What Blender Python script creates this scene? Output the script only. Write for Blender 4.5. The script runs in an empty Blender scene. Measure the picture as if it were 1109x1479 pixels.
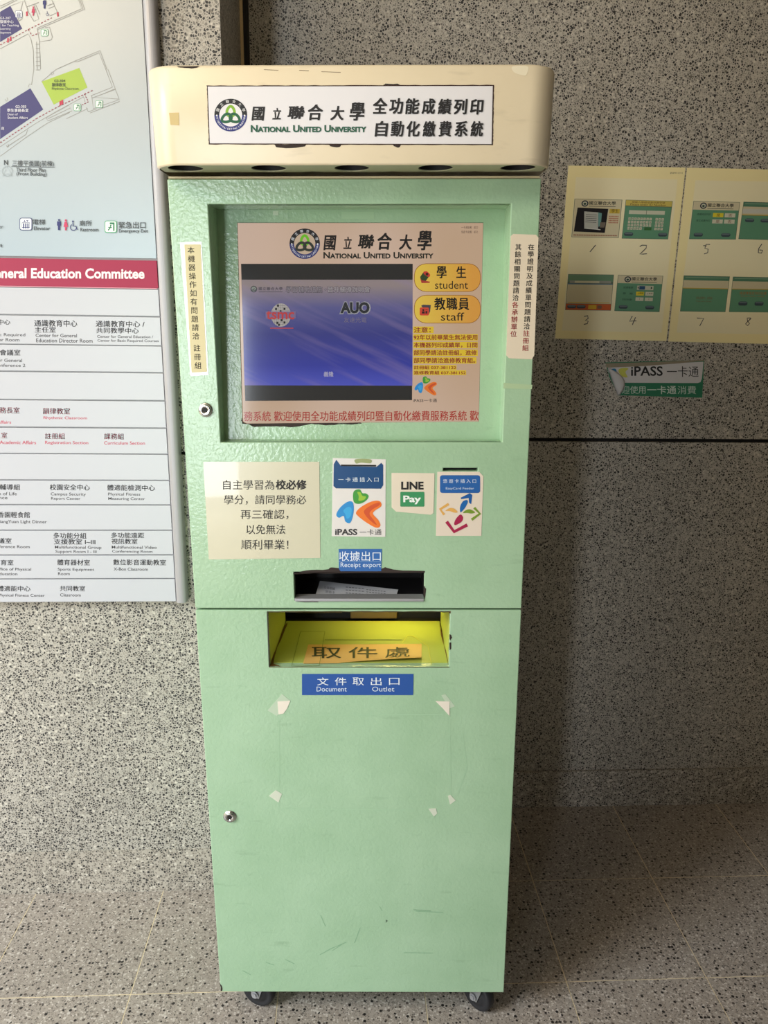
import bpy, bmesh, math, random
from mathutils import Vector, Matrix
random.seed(7)
scene = bpy.context.scene
COL = scene.collection

# ------------------------------------------------------------------ camera, world, light, exposure
CAM = Vector((-0.036912, -1.330229, 1.474945))
CR = Matrix(((0.998776, -0.00149, -0.049438), (-0.047535, 0.24725, -0.967785), (0.013666, 0.968951, 0.246876)))
cd = bpy.data.cameras.new('camera'); cam = bpy.data.objects.new('camera', cd); COL.objects.link(cam)
cam.matrix_world = Matrix.Translation(CAM) @ CR.to_4x4()
cd.sensor_fit = 'VERTICAL'; cd.sensor_height = 24.0; cd.lens = 24.0 * 1111.0 / 1479.0; cd.clip_start = 0.01
scene.camera = cam
scene.view_settings.view_transform = 'Standard'; scene.view_settings.look = 'None'
scene.view_settings.gamma = 1.0; scene.view_settings.exposure = 0.0
scene.view_settings.use_curve_mapping = False
scene.cycles.use_denoising = True
w = bpy.data.worlds.new('overcast'); scene.world = w; w.use_nodes = True
bg = w.node_tree.nodes['Background']; bg.inputs[0].default_value = (1.0, 0.93, 0.82, 1); bg.inputs[1].default_value = 0.11

def area(name, loc, target, sx, sy, power, col):
    l = bpy.data.lights.new(name, 'AREA'); l.shape = 'RECTANGLE'; l.size = sx; l.size_y = sy; l.energy = power; l.color = col
    o = bpy.data.objects.new(name, l); COL.objects.link(o); o.location = loc
    o.rotation_euler = (Vector(target) - Vector(loc)).to_track_quat('-Z', 'Y').to_euler(); return o
area('daylight_left', (-3.7, -1.7, 1.7), (0, 0.2, 0.8), 2.0, 2.0, 78, (1.0, 0.91, 0.76))
area('sky_left', (-5.2, -3.1, 4.4), (0, 0.1, 0.3), 2.2, 2.2, 480, (0.76, 0.90, 1.0))
area('glass_door_daylight', (-1.55, -4.3, 1.2), (0.1, 0.4, 1.0), 0.5, 2.2, 68, (0.88, 0.94, 1.0))
area('ceiling_bounce_fill', (-1.3, -1.4, 2.72), (-0.2, 0.3, 1.4), 0.9, 0.4, 14, (1.0, 0.84, 0.60))  # added warm fill imitating bounce off the ceiling; no lamp there

# ------------------------------------------------------------------ frames and surfaces
KR = Matrix(((0.998563, 0.051549, -0.014629), (-0.051556, 0.99867, -0.000131), (0.014603, 0.000885, 0.999893)))   # kiosk stands slightly turned and leaning
KCAM = KR.transposed() @ CAM
def ray(px, py): return CR @ Vector((px - 554.5, -(py - 739.5), -1111.0))
class Surf:
    """a flat face; hit() gives the point where a measured photo position lies on it (kiosk 'K' or world 'W' coordinates)"""
    def __init__(s, fr, p, n):
        s.fr = fr; s.p = Vector(p); s.n = Vector(n).normalized()
    def hit(s, px, py, off=0.0):
        d = ray(px, py); o = CAM
        if s.fr == 'K': d = KR.transposed() @ d; o = KCAM
        p = s.p + s.n * off
        return o + d * ((p - o).dot(s.n) / d.dot(s.n))

# ------------------------------------------------------------------ materials
def lin(c):
    c = c / 255.0
    return c / 12.92 if c <= 0.04045 else ((c + 0.055) / 1.055) ** 2.4
def rgb(c): return (lin(c[0]), lin(c[1]), lin(c[2]), 1)
_m = {}
def mat(c, rough=0.55, metal=0.0, emit=0.0, coat=0.0, key=None):
    k = (tuple(c), rough, metal, emit, coat)
    if k in _m: return _m[k]
    m = bpy.data.materials.new('tone_%d_%d_%d' % tuple(c)); m.use_nodes = True
    b = m.node_tree.nodes['Principled BSDF']
    if emit:
        b.inputs['Base Color'].default_value = (0.01, 0.01, 0.01, 1)
        b.inputs['Emission Color'].default_value = rgb(c); b.inputs['Emission Strength'].default_value = emit
    else: b.inputs['Base Color'].default_value = rgb(c)
    b.inputs['Roughness'].default_value = rough; b.inputs['Metallic'].default_value = metal; b.inputs['Coat Weight'].default_value = coat
    _m[k] = m; return m
def nodes(name):
    m = bpy.data.materials.new(name); m.use_nodes = True
    nt = m.node_tree; return m, nt, nt.nodes['Principled BSDF'], nt.nodes, nt.links
def ramp(N, stops, interp='LINEAR'):
    r = N.new('ShaderNodeValToRGB'); r.color_ramp.interpolation = interp
    e = r.color_ramp.elements
    while len(e) < len(stops): e.new(0.5)
    for i, (p, c) in enumerate(stops): e[i].position = p; e[i].color = c
    return r
def mixc(N, L, fac, a, b, mode='MIX'):
    x = N.new('ShaderNodeMix'); x.data_type = 'RGBA'; x.blend_type = mode
    for sock, v in ((x.inputs[0], fac), (x.inputs[6], a), (x.inputs[7], b)):
        if isinstance(v, (int, float)): sock.default_value = v
        elif isinstance(v, tuple): sock.default_value = v
        else: L.new(v, sock)
    return x.outputs[2]
def terrazzo(name, cement, chips, scale, edge, rough, bump=0.15, big=None, patch=0.12, spec=0.5):
    m, nt, b, N, L = nodes(name)
    tc = N.new('ShaderNodeTexCoord')
    v = N.new('ShaderNodeTexVoronoi'); v.inputs['Scale'].default_value = scale; L.new(tc.outputs['Object'], v.inputs['Vector'])
    sp = N.new('ShaderNodeSeparateColor'); L.new(v.outputs['Color'], sp.inputs[0])
    cr = ramp(N, chips, 'CONSTANT'); L.new(sp.outputs[0], cr.inputs[0])
    e = N.new('ShaderNodeTexVoronoi'); e.feature = 'DISTANCE_TO_EDGE'; e.inputs['Scale'].default_value = scale; L.new(tc.outputs['Object'], e.inputs['Vector'])
    er = ramp(N, [(edge, (1, 1, 1, 1)), (edge + 0.05, (0, 0, 0, 1))]); L.new(e.outputs['Distance'], er.inputs[0])
    col = mixc(N, L, er.outputs[0], cr.outputs[0], cement)
    if big:
        v2 = N.new('ShaderNodeTexVoronoi'); v2.inputs['Scale'].default_value = big[0]; L.new(tc.outputs['Object'], v2.inputs['Vector'])
        s2 = N.new('ShaderNodeSeparateColor'); L.new(v2.outputs['Color'], s2.inputs[0])
        mul = N.new('ShaderNodeMath'); mul.operation = 'MULTIPLY'; mul.inputs[1].default_value = big[1]; L.new(s2.outputs[1], mul.inputs[0])
        lt = N.new('ShaderNodeMath'); lt.operation = 'LESS_THAN'; L.new(v2.outputs['Distance'], lt.inputs[0]); L.new(mul.outputs[0], lt.inputs[1])
        c2 = ramp(N, big[2], 'CONSTANT'); L.new(s2.outputs[0], c2.inputs[0])
        col = mixc(N, L, lt.outputs[0], col, c2.outputs[0])
    n = N.new('ShaderNodeTexNoise'); n.inputs['Scale'].default_value = 3.0; n.inputs['Detail'].default_value = 4; L.new(tc.outputs['Object'], n.inputs['Vector'])
    nr = ramp(N, [(0.3, (1 - patch, 1 - patch, 1 - patch, 1)), (0.7, (1, 1, 1, 1))]); L.new(n.outputs[0], nr.inputs[0])
    col = mixc(N, L, 1.0, col, nr.outputs[0], 'MULTIPLY')
    L.new(col, b.inputs['Base Color']); b.inputs['Roughness'].default_value = rough; b.inputs['Specular IOR Level'].default_value = spec
    bp = N.new('ShaderNodeBump'); bp.inputs['Strength'].default_value = bump; bp.inputs['Distance'].default_value = 0.001
    L.new(e.outputs['Distance'], bp.inputs['Height']); L.new(bp.outputs[0], b.inputs['Normal'])
    return m
def g(a, b=None, c=None): return rgb((a, a if b is None else b, a if c is None else c))
GRANITE = terrazzo('washed_terrazzo', g(192, 186, 176), [(0, g(46, 45, 46)), (.27, g(96, 93, 88)), (.48, g(132, 128, 121)), (.78, g(168, 162, 152)), (.96, g(214, 208, 196))], 180, 0.095, 0.40, 0.4,
                   big=(105, 0.42, [(0, g(50, 48, 48)), (.55, g(112, 107, 99)), (.8, g(138, 131, 120)), (.93, g(198, 190, 176))]))
SKIRT = terrazzo('skirting_terrazzo', g(186, 178, 166), [(0, g(52, 50, 50)), (.2, g(98, 93, 87)), (.45, g(138, 131, 122)), (.8, g(182, 174, 163)), (.94, g(214, 207, 196))], 165, 0.08, 0.5, 0.35)
TILE = terrazzo('floor_terrazzo', g(174, 163, 153), [(0, g(108, 100, 95)), (.16, g(146, 136, 128)), (.5, g(166, 156, 147)), (.86, g(204, 195, 187))], 260, 0.06, 0.34, 0.05,
                big=(120, 0.46, [(0, g(42, 38, 38)), (.42, g(96, 86, 80)), (.62, g(150, 140, 131)), (.93, g(205, 196, 188))]))
GROUT = mat((226, 208, 176), 0.8)
def paint(name, c, c2, rough=0.36, bscale=160, bstr=0.06, extra=True):
    m, nt, b, N, L = nodes(name)
    tc = N.new('ShaderNodeTexCoord'); n = N.new('ShaderNodeTexNoise'); n.inputs['Scale'].default_value = 6; n.inputs['Detail'].default_value = 6; n.inputs['Roughness'].default_value = .6
    L.new(tc.outputs['Object'], n.inputs['Vector'])
    r = ramp(N, [(0.35, rgb(c)), (0.7, rgb(c2))]); L.new(n.outputs[0], r.inputs[0])
    # fine dirt scratches
    mp = N.new('ShaderNodeMapping'); mp.inputs['Scale'].default_value = (14, 14, 60); mp.inputs['Rotation'].default_value = (0, .3, 0); L.new(tc.outputs['Object'], mp.inputs[0])
    n2 = N.new('ShaderNodeTexNoise'); n2.inputs['Scale'].default_value = 1.0; n2.inputs['Detail'].default_value = 5; L.new(mp.outputs[0], n2.inputs['Vector'])
    r2 = ramp(N, [(0.62, (0, 0, 0, 1)), (0.8, (1, 1, 1, 1))]); L.new(n2.outputs[0], r2.inputs[0])
    dk = tuple(x * 0.87 for x in rgb(c)[:3]) + (1,)
    col = mixc(N, L, r2.outputs[0], r.outputs[0], dk)
    L.new(col, b.inputs['Base Color'])
    b.inputs['Roughness'].default_value = rough
    n3 = N.new('ShaderNodeTexNoise'); n3.inputs['Scale'].default_value = bscale; n3.inputs['Detail'].default_value = 2; L.new(tc.outputs['Object'], n3.inputs['Vector'])
    bp = N.new('ShaderNodeBump'); bp.inputs['Strength'].default_value = bstr; bp.inputs['Distance'].default_value = 0.002; L.new(n3.outputs[0], bp.inputs['Height']); L.new(bp.outputs[0], b.inputs['Normal'])
    return m
GREEN = paint('mint_green_paint', (157, 190, 156), (169, 200, 168), 0.2, 150, 0.3)
CREAM = paint('cream_paint', (226, 211, 181), (231, 217, 189), 0.30, 60, 0.05)
DARK = mat((16, 15, 15), 0.6)
CHROME = mat((200, 200, 200), 0.18, 1.0)
STEEL = mat((176, 176, 180), 0.35, 0.5)
SILVER = mat((168, 166, 170), 0.38, 0.25)
RUBBER = mat((34, 34, 38), 0.6)
RUST = mat((46, 30, 24), 0.8)

# ------------------------------------------------------------------ mesh helpers
def tag(o, label=None, cat=None, group=None, kind=None):
    if label: o['label'] = label
    if cat: o['category'] = cat
    if group: o['group'] = group
    if kind: o['kind'] = kind
    return o
def empty(name, loc=(0, 0, 0), rot=None):
    o = bpy.data.objects.new(name, None); COL.objects.link(o)
    o.empty_display_size = .1
    if rot is not None: o.matrix_world = Matrix.Translation(loc) @ rot.to_4x4()
    else: o.location = loc
    return o
def link(name, me, mats, parent=None, label=None, origin=None):
    for m in mats: me.materials.append(m)
    o = bpy.data.objects.new(name, me); COL.objects.link(o)
    if origin is not None:
        me.transform(Matrix.Translation(-Vector(origin))); o.location = origin
    if parent is not None: o.parent = parent
    if label: o['label'] = label
    return o
def bmobj(name, bm, m, parent=None, label=None, smooth=False, bevel=0):
    bmesh.ops.recalc_face_normals(bm, faces=bm.faces)
    me = bpy.data.meshes.new(name); bm.to_mesh(me); bm.free()
    if smooth:
        for p in me.polygons: p.use_smooth = True
    o = link(name, me, m if isinstance(m, list) else [m], parent, label)
    if bevel:
        md = o.modifiers.new('bevel', 'BEVEL'); md.width = bevel; md.segments = 2; md.limit_method = 'ANGLE'; md.angle_limit = .9
    return o
def box(bm, x0, x1, y0, y1, z0, z1, mi=0):
    vs = [bm.verts.new((x, y, z)) for x in (x0, x1) for y in (y0, y1) for z in (z0, z1)]
    for f in ((0, 1, 3, 2), (4, 6, 7, 5), (0, 4, 5, 1), (2, 3, 7, 6), (0, 2, 6, 4), (1, 5, 7, 3)):
        bm.faces.new([vs[i] for i in f]).material_index = mi
def prism(bm, pts, n, t, mi=0):
    """closed slab: polygon pts (3D), thickness t along -n"""
    a = [bm.verts.new(p) for p in pts]; b = [bm.verts.new(Vector(p) - Vector(n) * t) for p in pts]
    bm.faces.new(a).material_index = mi; bm.faces.new(b[::-1]).material_index = mi
    k = len(a)
    for i in range(k): bm.faces.new((a[i], b[i], b[(i + 1) % k], a[(i + 1) % k])).material_index = mi
def cyl(bm, c, axis, r, h, seg=32, mi=0, r2=None):
    axis = Vector(axis).normalized(); q = axis.to_track_quat('Z', 'Y').to_matrix()
    r2 = r if r2 is None else r2
    a = []; b = []
    for i in range(seg):
        t = 2 * math.pi * i / seg
        a.append(bm.verts.new(Vector(c) + q @ Vector((r * math.cos(t), r * math.sin(t), 0))))
        b.append(bm.verts.new(Vector(c) + q @ Vector((r2 * math.cos(t), r2 * math.sin(t), h))))
    bm.faces.new(a[::-1]).material_index = mi; bm.faces.new(b).material_index = mi
    for i in range(seg): bm.faces.new((a[i], a[(i + 1) % seg], b[(i + 1) % seg], b[i])).material_index = mi
def lathe(bm, c, axis, prof, seg=32, mi=0):
    axis = Vector(axis).normalized(); q = axis.to_track_quat('Z', 'Y').to_matrix(); rings = []
    for (r, h) in prof:
        if r < 1e-6: rings.append([bm.verts.new(Vector(c) + axis * h)])
        else: rings.append([bm.verts.new(Vector(c) + q @ Vector((r * math.cos(2 * math.pi * i / seg), r * math.sin(2 * math.pi * i / seg), h))) for i in range(seg)])
    for A, B in zip(rings, rings[1:]):
        for i in range(seg):
            j = (i + 1) % seg
            if len(A) == 1: f = bm.faces.new((A[0], B[i], B[j]))
            elif len(B) == 1: f = bm.faces.new((A[i], B[0], A[j]))
            else: f = bm.faces.new((A[i], A[j], B[j], B[i]))
            f.material_index = mi; f.smooth = True
def plate(bm, X0, X1, Z0, Z1, y, t, holes):
    """door skin facing -y with square openings, thickness t towards +y"""
    xs = sorted({X0, X1} | {h[0] for h in holes} | {h[1] for h in holes}); zs = sorted({Z0, Z1} | {h[2] for h in holes} | {h[3] for h in holes})
    def solid(i, j):
        if not (0 <= i < len(xs) - 1 and 0 <= j < len(zs) - 1): return False
        cx = (xs[i] + xs[i + 1]) / 2; cz = (zs[j] + zs[j + 1]) / 2
        return not any(h[0] < cx < h[1] and h[2] < cz < h[3] for h in holes)
    V = {}
    def v(i, j, b):
        if (i, j, b) not in V: V[(i, j, b)] = bm.verts.new((xs[i], y + (t if b else 0), zs[j]))
        return V[(i, j, b)]
    for i in range(len(xs) - 1):
        for j in range(len(zs) - 1):
            if not solid(i, j): continue
            bm.faces.new((v(i, j, 0), v(i + 1, j, 0), v(i + 1, j + 1, 0), v(i, j + 1, 0)))
            bm.faces.new((v(i, j, 1), v(i, j + 1, 1), v(i + 1, j + 1, 1), v(i + 1, j, 1)))
            for (di, dj, a, b_) in ((-1, 0, (i, j), (i, j + 1)), (1, 0, (i + 1, j), (i + 1, j + 1)), (0, -1, (i, j), (i + 1, j)), (0, 1, (i, j + 1), (i + 1, j + 1))):
                if not solid(i + di, j + dj): bm.faces.new((v(*a, 0), v(*b_, 0), v(*b_, 1), v(*a, 1)))

# ------------------------------------------------------------------ printing: flat ink shapes lying on a surface
_tx = {}
_tc = bpy.data.curves.new('lettering_source', 'FONT'); _tc.resolution_u = 3
_to = bpy.data.objects.new('lettering_source', _tc)
def glyphs(s, bold=0.0, shear=0.0, caps=False, sp=1.0):
    k = (s, bold, shear, caps, sp)
    if k in _tx: return _tx[k]
    if bold and any(ord(c) > 0x2e80 for c in s):
        if bold < 0.004: return glyphs(s, 0, shear, caps, sp)
        vs, fs, bb = glyphs(s, 0, shear, caps, sp); V = []; F = []; d = bold * .8
        for dx, dy in ((-d, -d * .6), (d, -d * .6), (-d, d * .6), (d, d * .6)):
            n = len(V); V += [(x + dx, y + dy) for x, y in vs]; F += [tuple(i + n for i in f) for f in fs]
        _tx[k] = (V, F, (bb[0] - d, bb[1] + d, bb[2] - d * .6, bb[3] + d * .6)); return _tx[k]
    _tc.body = s; _tc.offset = bold; _tc.shear = shear; _tc.space_character = sp
    _tc.small_caps_scale = 0.75
    if caps:
        for f in _tc.body_format: f.use_small_caps = True
    me = bpy.data.meshes.new_from_object(_to)
    vs = [(v.co.x, v.co.y) for v in me.vertices]; fs = [tuple(p.vertices) for p in me.polygons]
    bpy.data.meshes.remove(me)
    if caps:
        for f in _tc.body_format: f.use_small_caps = False
    xs = [v[0] for v in vs]; ys = [v[1] for v in vs]
    _tx[k] = (vs, fs, (min(xs), max(xs), min(ys), max(ys))); return _tx[k]
def spline(pts, n=6):
    out = []; k = len(pts)
    for i in range(k):
        p0, p1, p2, p3 = pts[i - 1], pts[i], pts[(i + 1) % k], pts[(i + 2) % k]
        for j in range(n):
            t = j / n
            out.append(tuple(0.5 * (2 * p1[a] + (p2[a] - p0[a]) * t + (2 * p0[a] - 5 * p1[a] + 4 * p2[a] - p3[a]) * t * t + (3 * p1[a] - p0[a] - 3 * p2[a] + p3[a]) * t ** 3) for a in (0, 1)))
    return out
class Ink:
    def __init__(s, surf, off=0.0004, T=(0, 0, 1), quad=None, emit=0, rough=.6, step=1e-5):
        s.surf = surf; s.off = off; s.T = T; s.quad = quad; s.emit = emit; s.rough = rough; s.step = step
        s.V = []; s.F = []; s.MI = []; s.M = []; s.ids = {}
    def mi(s, c):
        if isinstance(c, tuple): m = mat(c, s.rough, emit=s.emit)
        else: m = c
        if m.name not in s.ids: s.ids[m.name] = len(s.M); s.M.append(m)
        return s.ids[m.name]
    def px(s, x, y):
        if s.quad:
            (a, b, c, d) = s.quad       # TL TR BR BL, coordinates 0..1
            return tuple((1 - y) * ((1 - x) * a[i] + x * b[i]) + y * ((1 - x) * d[i] + x * c[i]) for i in (0, 1))
        return (s.T[0] + s.T[2] * x, s.T[1] + s.T[2] * y)
    def raw(s, pts, faces, c):
        n = len(s.V); m = s.mi(c)
        for p in pts: s.V.append(s.surf.hit(*s.px(*p), s.off))
        for f in faces: s.F.append([n + i for i in f]); s.MI.append(m)
        s.off += s.step
    def poly(s, pts, c): s.raw(pts, [list(range(len(pts)))], c)
    def rect(s, x0, y0, x1, y1, c): s.poly([(x0, y0), (x1, y0), (x1, y1), (x0, y1)], c)
    def rrect(s, x0, y0, x1, y1, r, c):
        pts = []
        for cx, cy, a0 in ((x1 - r, y0 + r, -90), (x1 - r, y1 - r, 0), (x0 + r, y1 - r, 90), (x0 + r, y0 + r, 180)):
            for k in range(6):
                a = math.radians(a0 + k * 18); pts.append((cx + r * math.cos(a), cy + r * math.sin(a)))
        s.poly(pts, c)
    def blob(s, pts, c): s.poly(spline(pts), c)
    def disc(s, cx, cy, r, c, ry=None, seg=40, a0=0, a1=360):
        ry = ry or r
        s.poly([(cx + r * math.cos(math.radians(a0 + (a1 - a0) * i / seg)), cy + ry * math.sin(math.radians(a0 + (a1 - a0) * i / seg))) for i in range(seg + (a1 - a0 != 360))], c)
    def line(s, pts, w, c, closed=False):
        n = len(pts); P = []; k = n if closed else n - 1
        for i in range(n):
            a = pts[i - 1] if (i or closed) else pts[0]; b = pts[(i + 1) % n] if (i < n - 1 or closed) else pts[-1]
            dx, dy = b[0] - a[0], b[1] - a[1]; l = math.hypot(dx, dy) or 1
            nx, ny = -dy / l * w / 2, dx / l * w / 2
            P += [(pts[i][0] + nx, pts[i][1] + ny), (pts[i][0] - nx, pts[i][1] - ny)]
        s.raw(P, [[2 * i, 2 * i + 1, (2 * i + 3) % (2 * n), (2 * i + 2) % (2 * n)] for i in range(k)], c)
    def dash(s, pts, w, c, dl, gl):
        tot = []; 
        for a, b in zip(pts, pts[1:]):
            l = math.hypot(b[0] - a[0], b[1] - a[1]); t = 0
            while t < l:
                e = min(t + dl, l); s.off -= s.step
                s.line([(a[0] + (b[0] - a[0]) * t / l, a[1] + (b[1] - a[1]) * t / l), (a[0] + (b[0] - a[0]) * e / l, a[1] + (b[1] - a[1]) * e / l)], w, c)
                t = e + gl
        s.off += s.step
    def box(s, x0, y0, x1, y1, w, c): s.line([(x0, y0), (x1, y0), (x1, y1), (x0, y1)], w, c, True)
    def text(s, t, x0, y0, x1, y1, c, b=0.0, dy=0.0, shear=0.0, caps=False, sp=1.0, dx=0.0):
        """t fills the box x0..x1, y0..y1; dy: drop over its width; dx: shift over its height"""
        if b > .004 and any(ord(q) > 0x2e80 for q in t):      # bold: four strokes side by side, each its own layer of ink
            _, _, (a, bb, lo, hi) = glyphs(t, 0, shear, caps, sp); d = b * .8
            ex = d / (bb - a + 2 * d) * (x1 - x0); ey = d * .6 / (hi - lo + 1.2 * d) * (y1 - y0)
            for sx, sy in ((-1, -1), (1, -1), (-1, 1), (1, 1)):
                s.text(t, x0 + ex + sx * ex, y0 + ey + sy * ey, x1 - ex + sx * ex, y1 - ey + sy * ey, c, 0, dy, shear, caps, sp, dx)
            return
        vs, fs, (a, bb, lo, hi) = glyphs(t, b, shear, caps, sp)
        w = (bb - a) or 1; h = (hi - lo) or 1
        s.raw([(x0 + (v[0] - a) / w * (x1 - x0) + dx * (hi - v[1]) / h, y1 - (v[1] - lo) / h * (y1 - y0) + dy * (v[0] - a) / w) for v in vs], fs, c)
    def ch(s, t, cx, cy, h, c, b=0.0, rot=0.0, wx=1.0):
        vs, fs, bb = glyphs(t, b)
        mx = .5 if ord(t[0]) > 0x2e80 else (bb[0] + bb[1]) / 2; my = .36
        ca, sa = math.cos(rot), math.sin(rot)
        s.raw([(cx + ((v[0] - mx) * wx * ca + (v[1] - my) * sa) * h, cy + ((v[0] - mx) * wx * sa - (v[1] - my) * ca) * h) for v in vs], fs, c)
    def col(s, t, x0, y0, x1, y1, h, c, b=0.0, alt=None, altc=None):
        n = len(t); s.step, st = 0, s.step
        for i, k in enumerate(t):
            if k == ' ': continue
            f = i / max(1, n - 1)
            s.ch(k, x0 + (x1 - x0) * f, y0 + (y1 - y0) * f, h, altc if (alt is not None and i >= alt) else c, b)
        s.step = st; s.off += st
    def build(s, name, parent, label=None):
        me = bpy.data.meshes.new(name); me.from_pydata([tuple(v) for v in s.V], [], s.F); me.polygons.foreach_set('material_index', s.MI); me.update()
        o = link(name, me, s.M, parent, label)
        if name in ('worn_paint_edge', 'rust_stain'): o['kind'] = 'stuff'
        return o
def slab(name, parent, surf, pts, off, t, m, label=None, bevel=0):
    """a sheet, sticker or board of thickness t whose face is `off` in front of surf"""
    bm = bmesh.new(); prism(bm, [surf.hit(x, y, off) for x, y in pts], surf.n, t)
    return bmobj(name, bm, m, parent, label, bevel=bevel)
BLACK = (22, 20, 20); NAVY = (38, 44, 110); DG = (20, 80, 60); LG = (140, 178, 60)
def emblem(k, cx, cy, r, white, top=(24, 26, 30), low=(42, 50, 120), lg=(130, 176, 50), dg=(24, 90, 60), txt=True, letters=True):
    k.disc(cx, cy, r, top); k.disc(cx, cy, r, low, seg=24, a0=0, a1=180)
    k.disc(cx, cy, r * .70, white)
    w = r * .17
    def loop(ang, c):
        a = math.radians(ang); P = []
        for i in range(20):
            t = 2 * math.pi * i / 20
            u = .23 * math.cos(t) * (1 - .25 * math.sin(t)) * r; v = (.29 + .31 * math.sin(t)) * r
            P.append((cx + u * math.cos(a) - v * math.sin(a), cy + r * .06 - u * math.sin(a) - v * math.cos(a)))
        k.line(P, w, c, True)
    loop(0, lg); loop(118, dg); loop(242, dg)
    if letters:
        st, k.step = k.step, 0
        for i, t in enumerate('國立聯合大學'):
            a = math.radians(-68 + i * 27.2); k.ch(t, cx + r * .845 * math.sin(a), cy - r * .845 * math.cos(a), r * .21, (235, 235, 235), rot=a)
        if txt:
            s = 'NATIONAL UNITED UNIVERSITY'
            for i, t in enumerate(s):
                if t == ' ': continue
                a = math.radians(82 - i * 164 / (len(s) - 1)); k.ch(t, cx + r * .85 * math.sin(a), cy + r * .85 * math.cos(a), r * .17, (235, 235, 240), rot=-a)
        k.step = st; k.off += k.step
        for sx in (-1, 1): k.disc(cx + sx * r * .85, cy + r * .02, r * .05, (235, 235, 235), seg=10)
def brush(k, L, c, b=.04):
    for t, x0, y0, x1, y1 in L: k.text(t, x0, y0, x1, y1, c, b, shear=.12)
LOGO = (('國', 300, 163, 334, 198), ('立', 352, 166, 374, 195), ('聯', 390, 161, 433, 194), ('合', 441, 157, 479, 197), ('大', 497, 161, 532, 197), ('學', 545, 152, 583, 198))
def logo(k, sx, sy, ox, oy, c):
    brush(k, [(t, ox + sx * (a - 300), oy + sy * (b - 152), ox + sx * (d - 300), oy + sy * (e - 152)) for t, a, b, d, e in LOGO], c)
def swirl(k, x, y, s, pale=False):
    """three rounded leaf shapes: green heart on top, blue left, orange arrowhead right (s = width)"""
    G1, G2, B1, B2, O1, O2 = (66, 150, 60), (150, 190, 60), (46, 140, 205), (60, 165, 220), (232, 120, 46), (206, 84, 44)
    P = lambda L: [(x + a * s, y + b * s) for a, b in L]
    k.blob(P([(.40, .02), (.52, -.01), (.58, .07), (.66, .08), (.72, .14), (.66, .24), (.52, .31), (.40, .28), (.37, .14)]), G1)
    k.blob(P([(.47, .05), (.54, .06), (.58, .13), (.66, .15), (.62, .22), (.50, .24), (.50, .14)]), G2)
    k.blob(P([(.0, .55), (.08, .40), (.24, .27), (.36, .27), (.39, .42), (.36, .62), (.30, .74), (.20, .70), (.16, .58), (.06, .62)]), B1)
    k.blob(P([(.16, .46), (.26, .38), (.34, .42), (.32, .58), (.24, .64), (.2, .54)]), B2)
    k.blob(P([(.44, .50), (.55, .38), (.78, .26), (.96, .25), (1.0, .36), (.86, .46), (.82, .54), (.94, .68), (.98, .80), (.88, .84), (.66, .72), (.48, .58)]), O1)
    k.blob(P([(.62, .46), (.78, .34), (.95, .28), (.96, .34), (.80, .44), (.74, .54), (.84, .68), (.9, .78), (.8, .72), (.66, .58)]), O2)
NUU = '國立聯合大學'; NUE = 'National United University'

# ================================================================== the setting
PY, RY, PX = 0.415, 0.745, -0.2892          # pier face, recessed wall face, pier corner
def struct(name, bm, m, **k): return tag(bmobj(name, bm, m, **k), kind='structure')
bm = bmesh.new(); box(bm, -4.5, 4.0, -7.0, 1.1, -0.12, -0.0007); floor = struct('floor', bm, GROUT)
tw, td = 0.3285, 0.3265
bm = bmesh.new(); gx = .0012; box(bm, gx, tw - gx, gx, td - gx, -0.0045, 0.0)
bmesh.ops.recalc_face_normals(bm, faces=bm.faces); tme = bpy.data.meshes.new('tile'); bm.to_mesh(tme); bm.free(); tme.materials.append(TILE)
for i in range(-5, 7):
    for j in range(-8, 2):
        x0 = -0.187 + tw * i; y0 = 0.092 + td * j
        if j == 1 and x0 + tw < PX + .01: continue
        o = bpy.data.objects.new('tile', tme); o.parent = floor; o.location = (x0, y0, random.uniform(-.0002, .0002)); COL.objects.link(o)
ZT = 2.9
# left pier: core behind separate stone slabs, dark joint between
bm = bmesh.new(); box(bm, -3.2, PX - .014, PY + .014, 1.0, 0, ZT); wl = struct('wall_left', bm, DARK)
GL0, GL1 = 1.1625, 1.1700
for z0, z1 in ((0.0, GL0), (GL1, ZT)):
    bm = bmesh.new(); box(bm, -3.2, PX, PY, PY + .018, z0, z1); box(bm, PX - .018, PX, PY + .018, RY + .01, z0, z1); bmobj('stone_slab', bm, GRANITE, wl)
bm = bmesh.new(); box(bm, -3.2, PX + .004, PY - .004, PY, 0, .125); box(bm, PX, PX + .004, PY, RY, 0, .125); struct('baseboard_left', bm, SKIRT)
# recessed wall
bm = bmesh.new(); box(bm, PX - .05, 3.2, RY + .016, 1.0, 0, ZT); wb = struct('wall_back', bm, DARK)
GR0, GR1 = 1.1462, 1.1565
for z0, z1 in ((0.0, GR0), (GR1, ZT)):
    bm = bmesh.new(); box(bm, PX, 3.2, RY, RY + .018, z0, z1); bmobj('stone_slab', bm, GRANITE, wb)
bm = bmesh.new(); box(bm, PX + .004, 3.2, RY - .009, RY, 0, .124); struct('baseboard_back', bm, SKIRT, bevel=.001)
# corner trims
bm = bmesh.new(); box(bm, -.2937, -.2825, RY - .010, RY, .124, ZT); tag(struct('trim_1', bm, mat((236, 208, 160), .5)), 'narrow beige vertical strip in the wall corner above the kiosk')
bm = bmesh.new()
for i in range(3): box(bm, -.2815 + i * .0042, -.2785 + i * .0042, RY - .006, RY, .124, ZT)
box(bm, -.2825, -.269, RY - .002, RY, .124, ZT); tag(struct('trim_2', bm, mat((40, 36, 32), .7)), 'dark ribbed vertical strip beside the beige corner strip')
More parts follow.
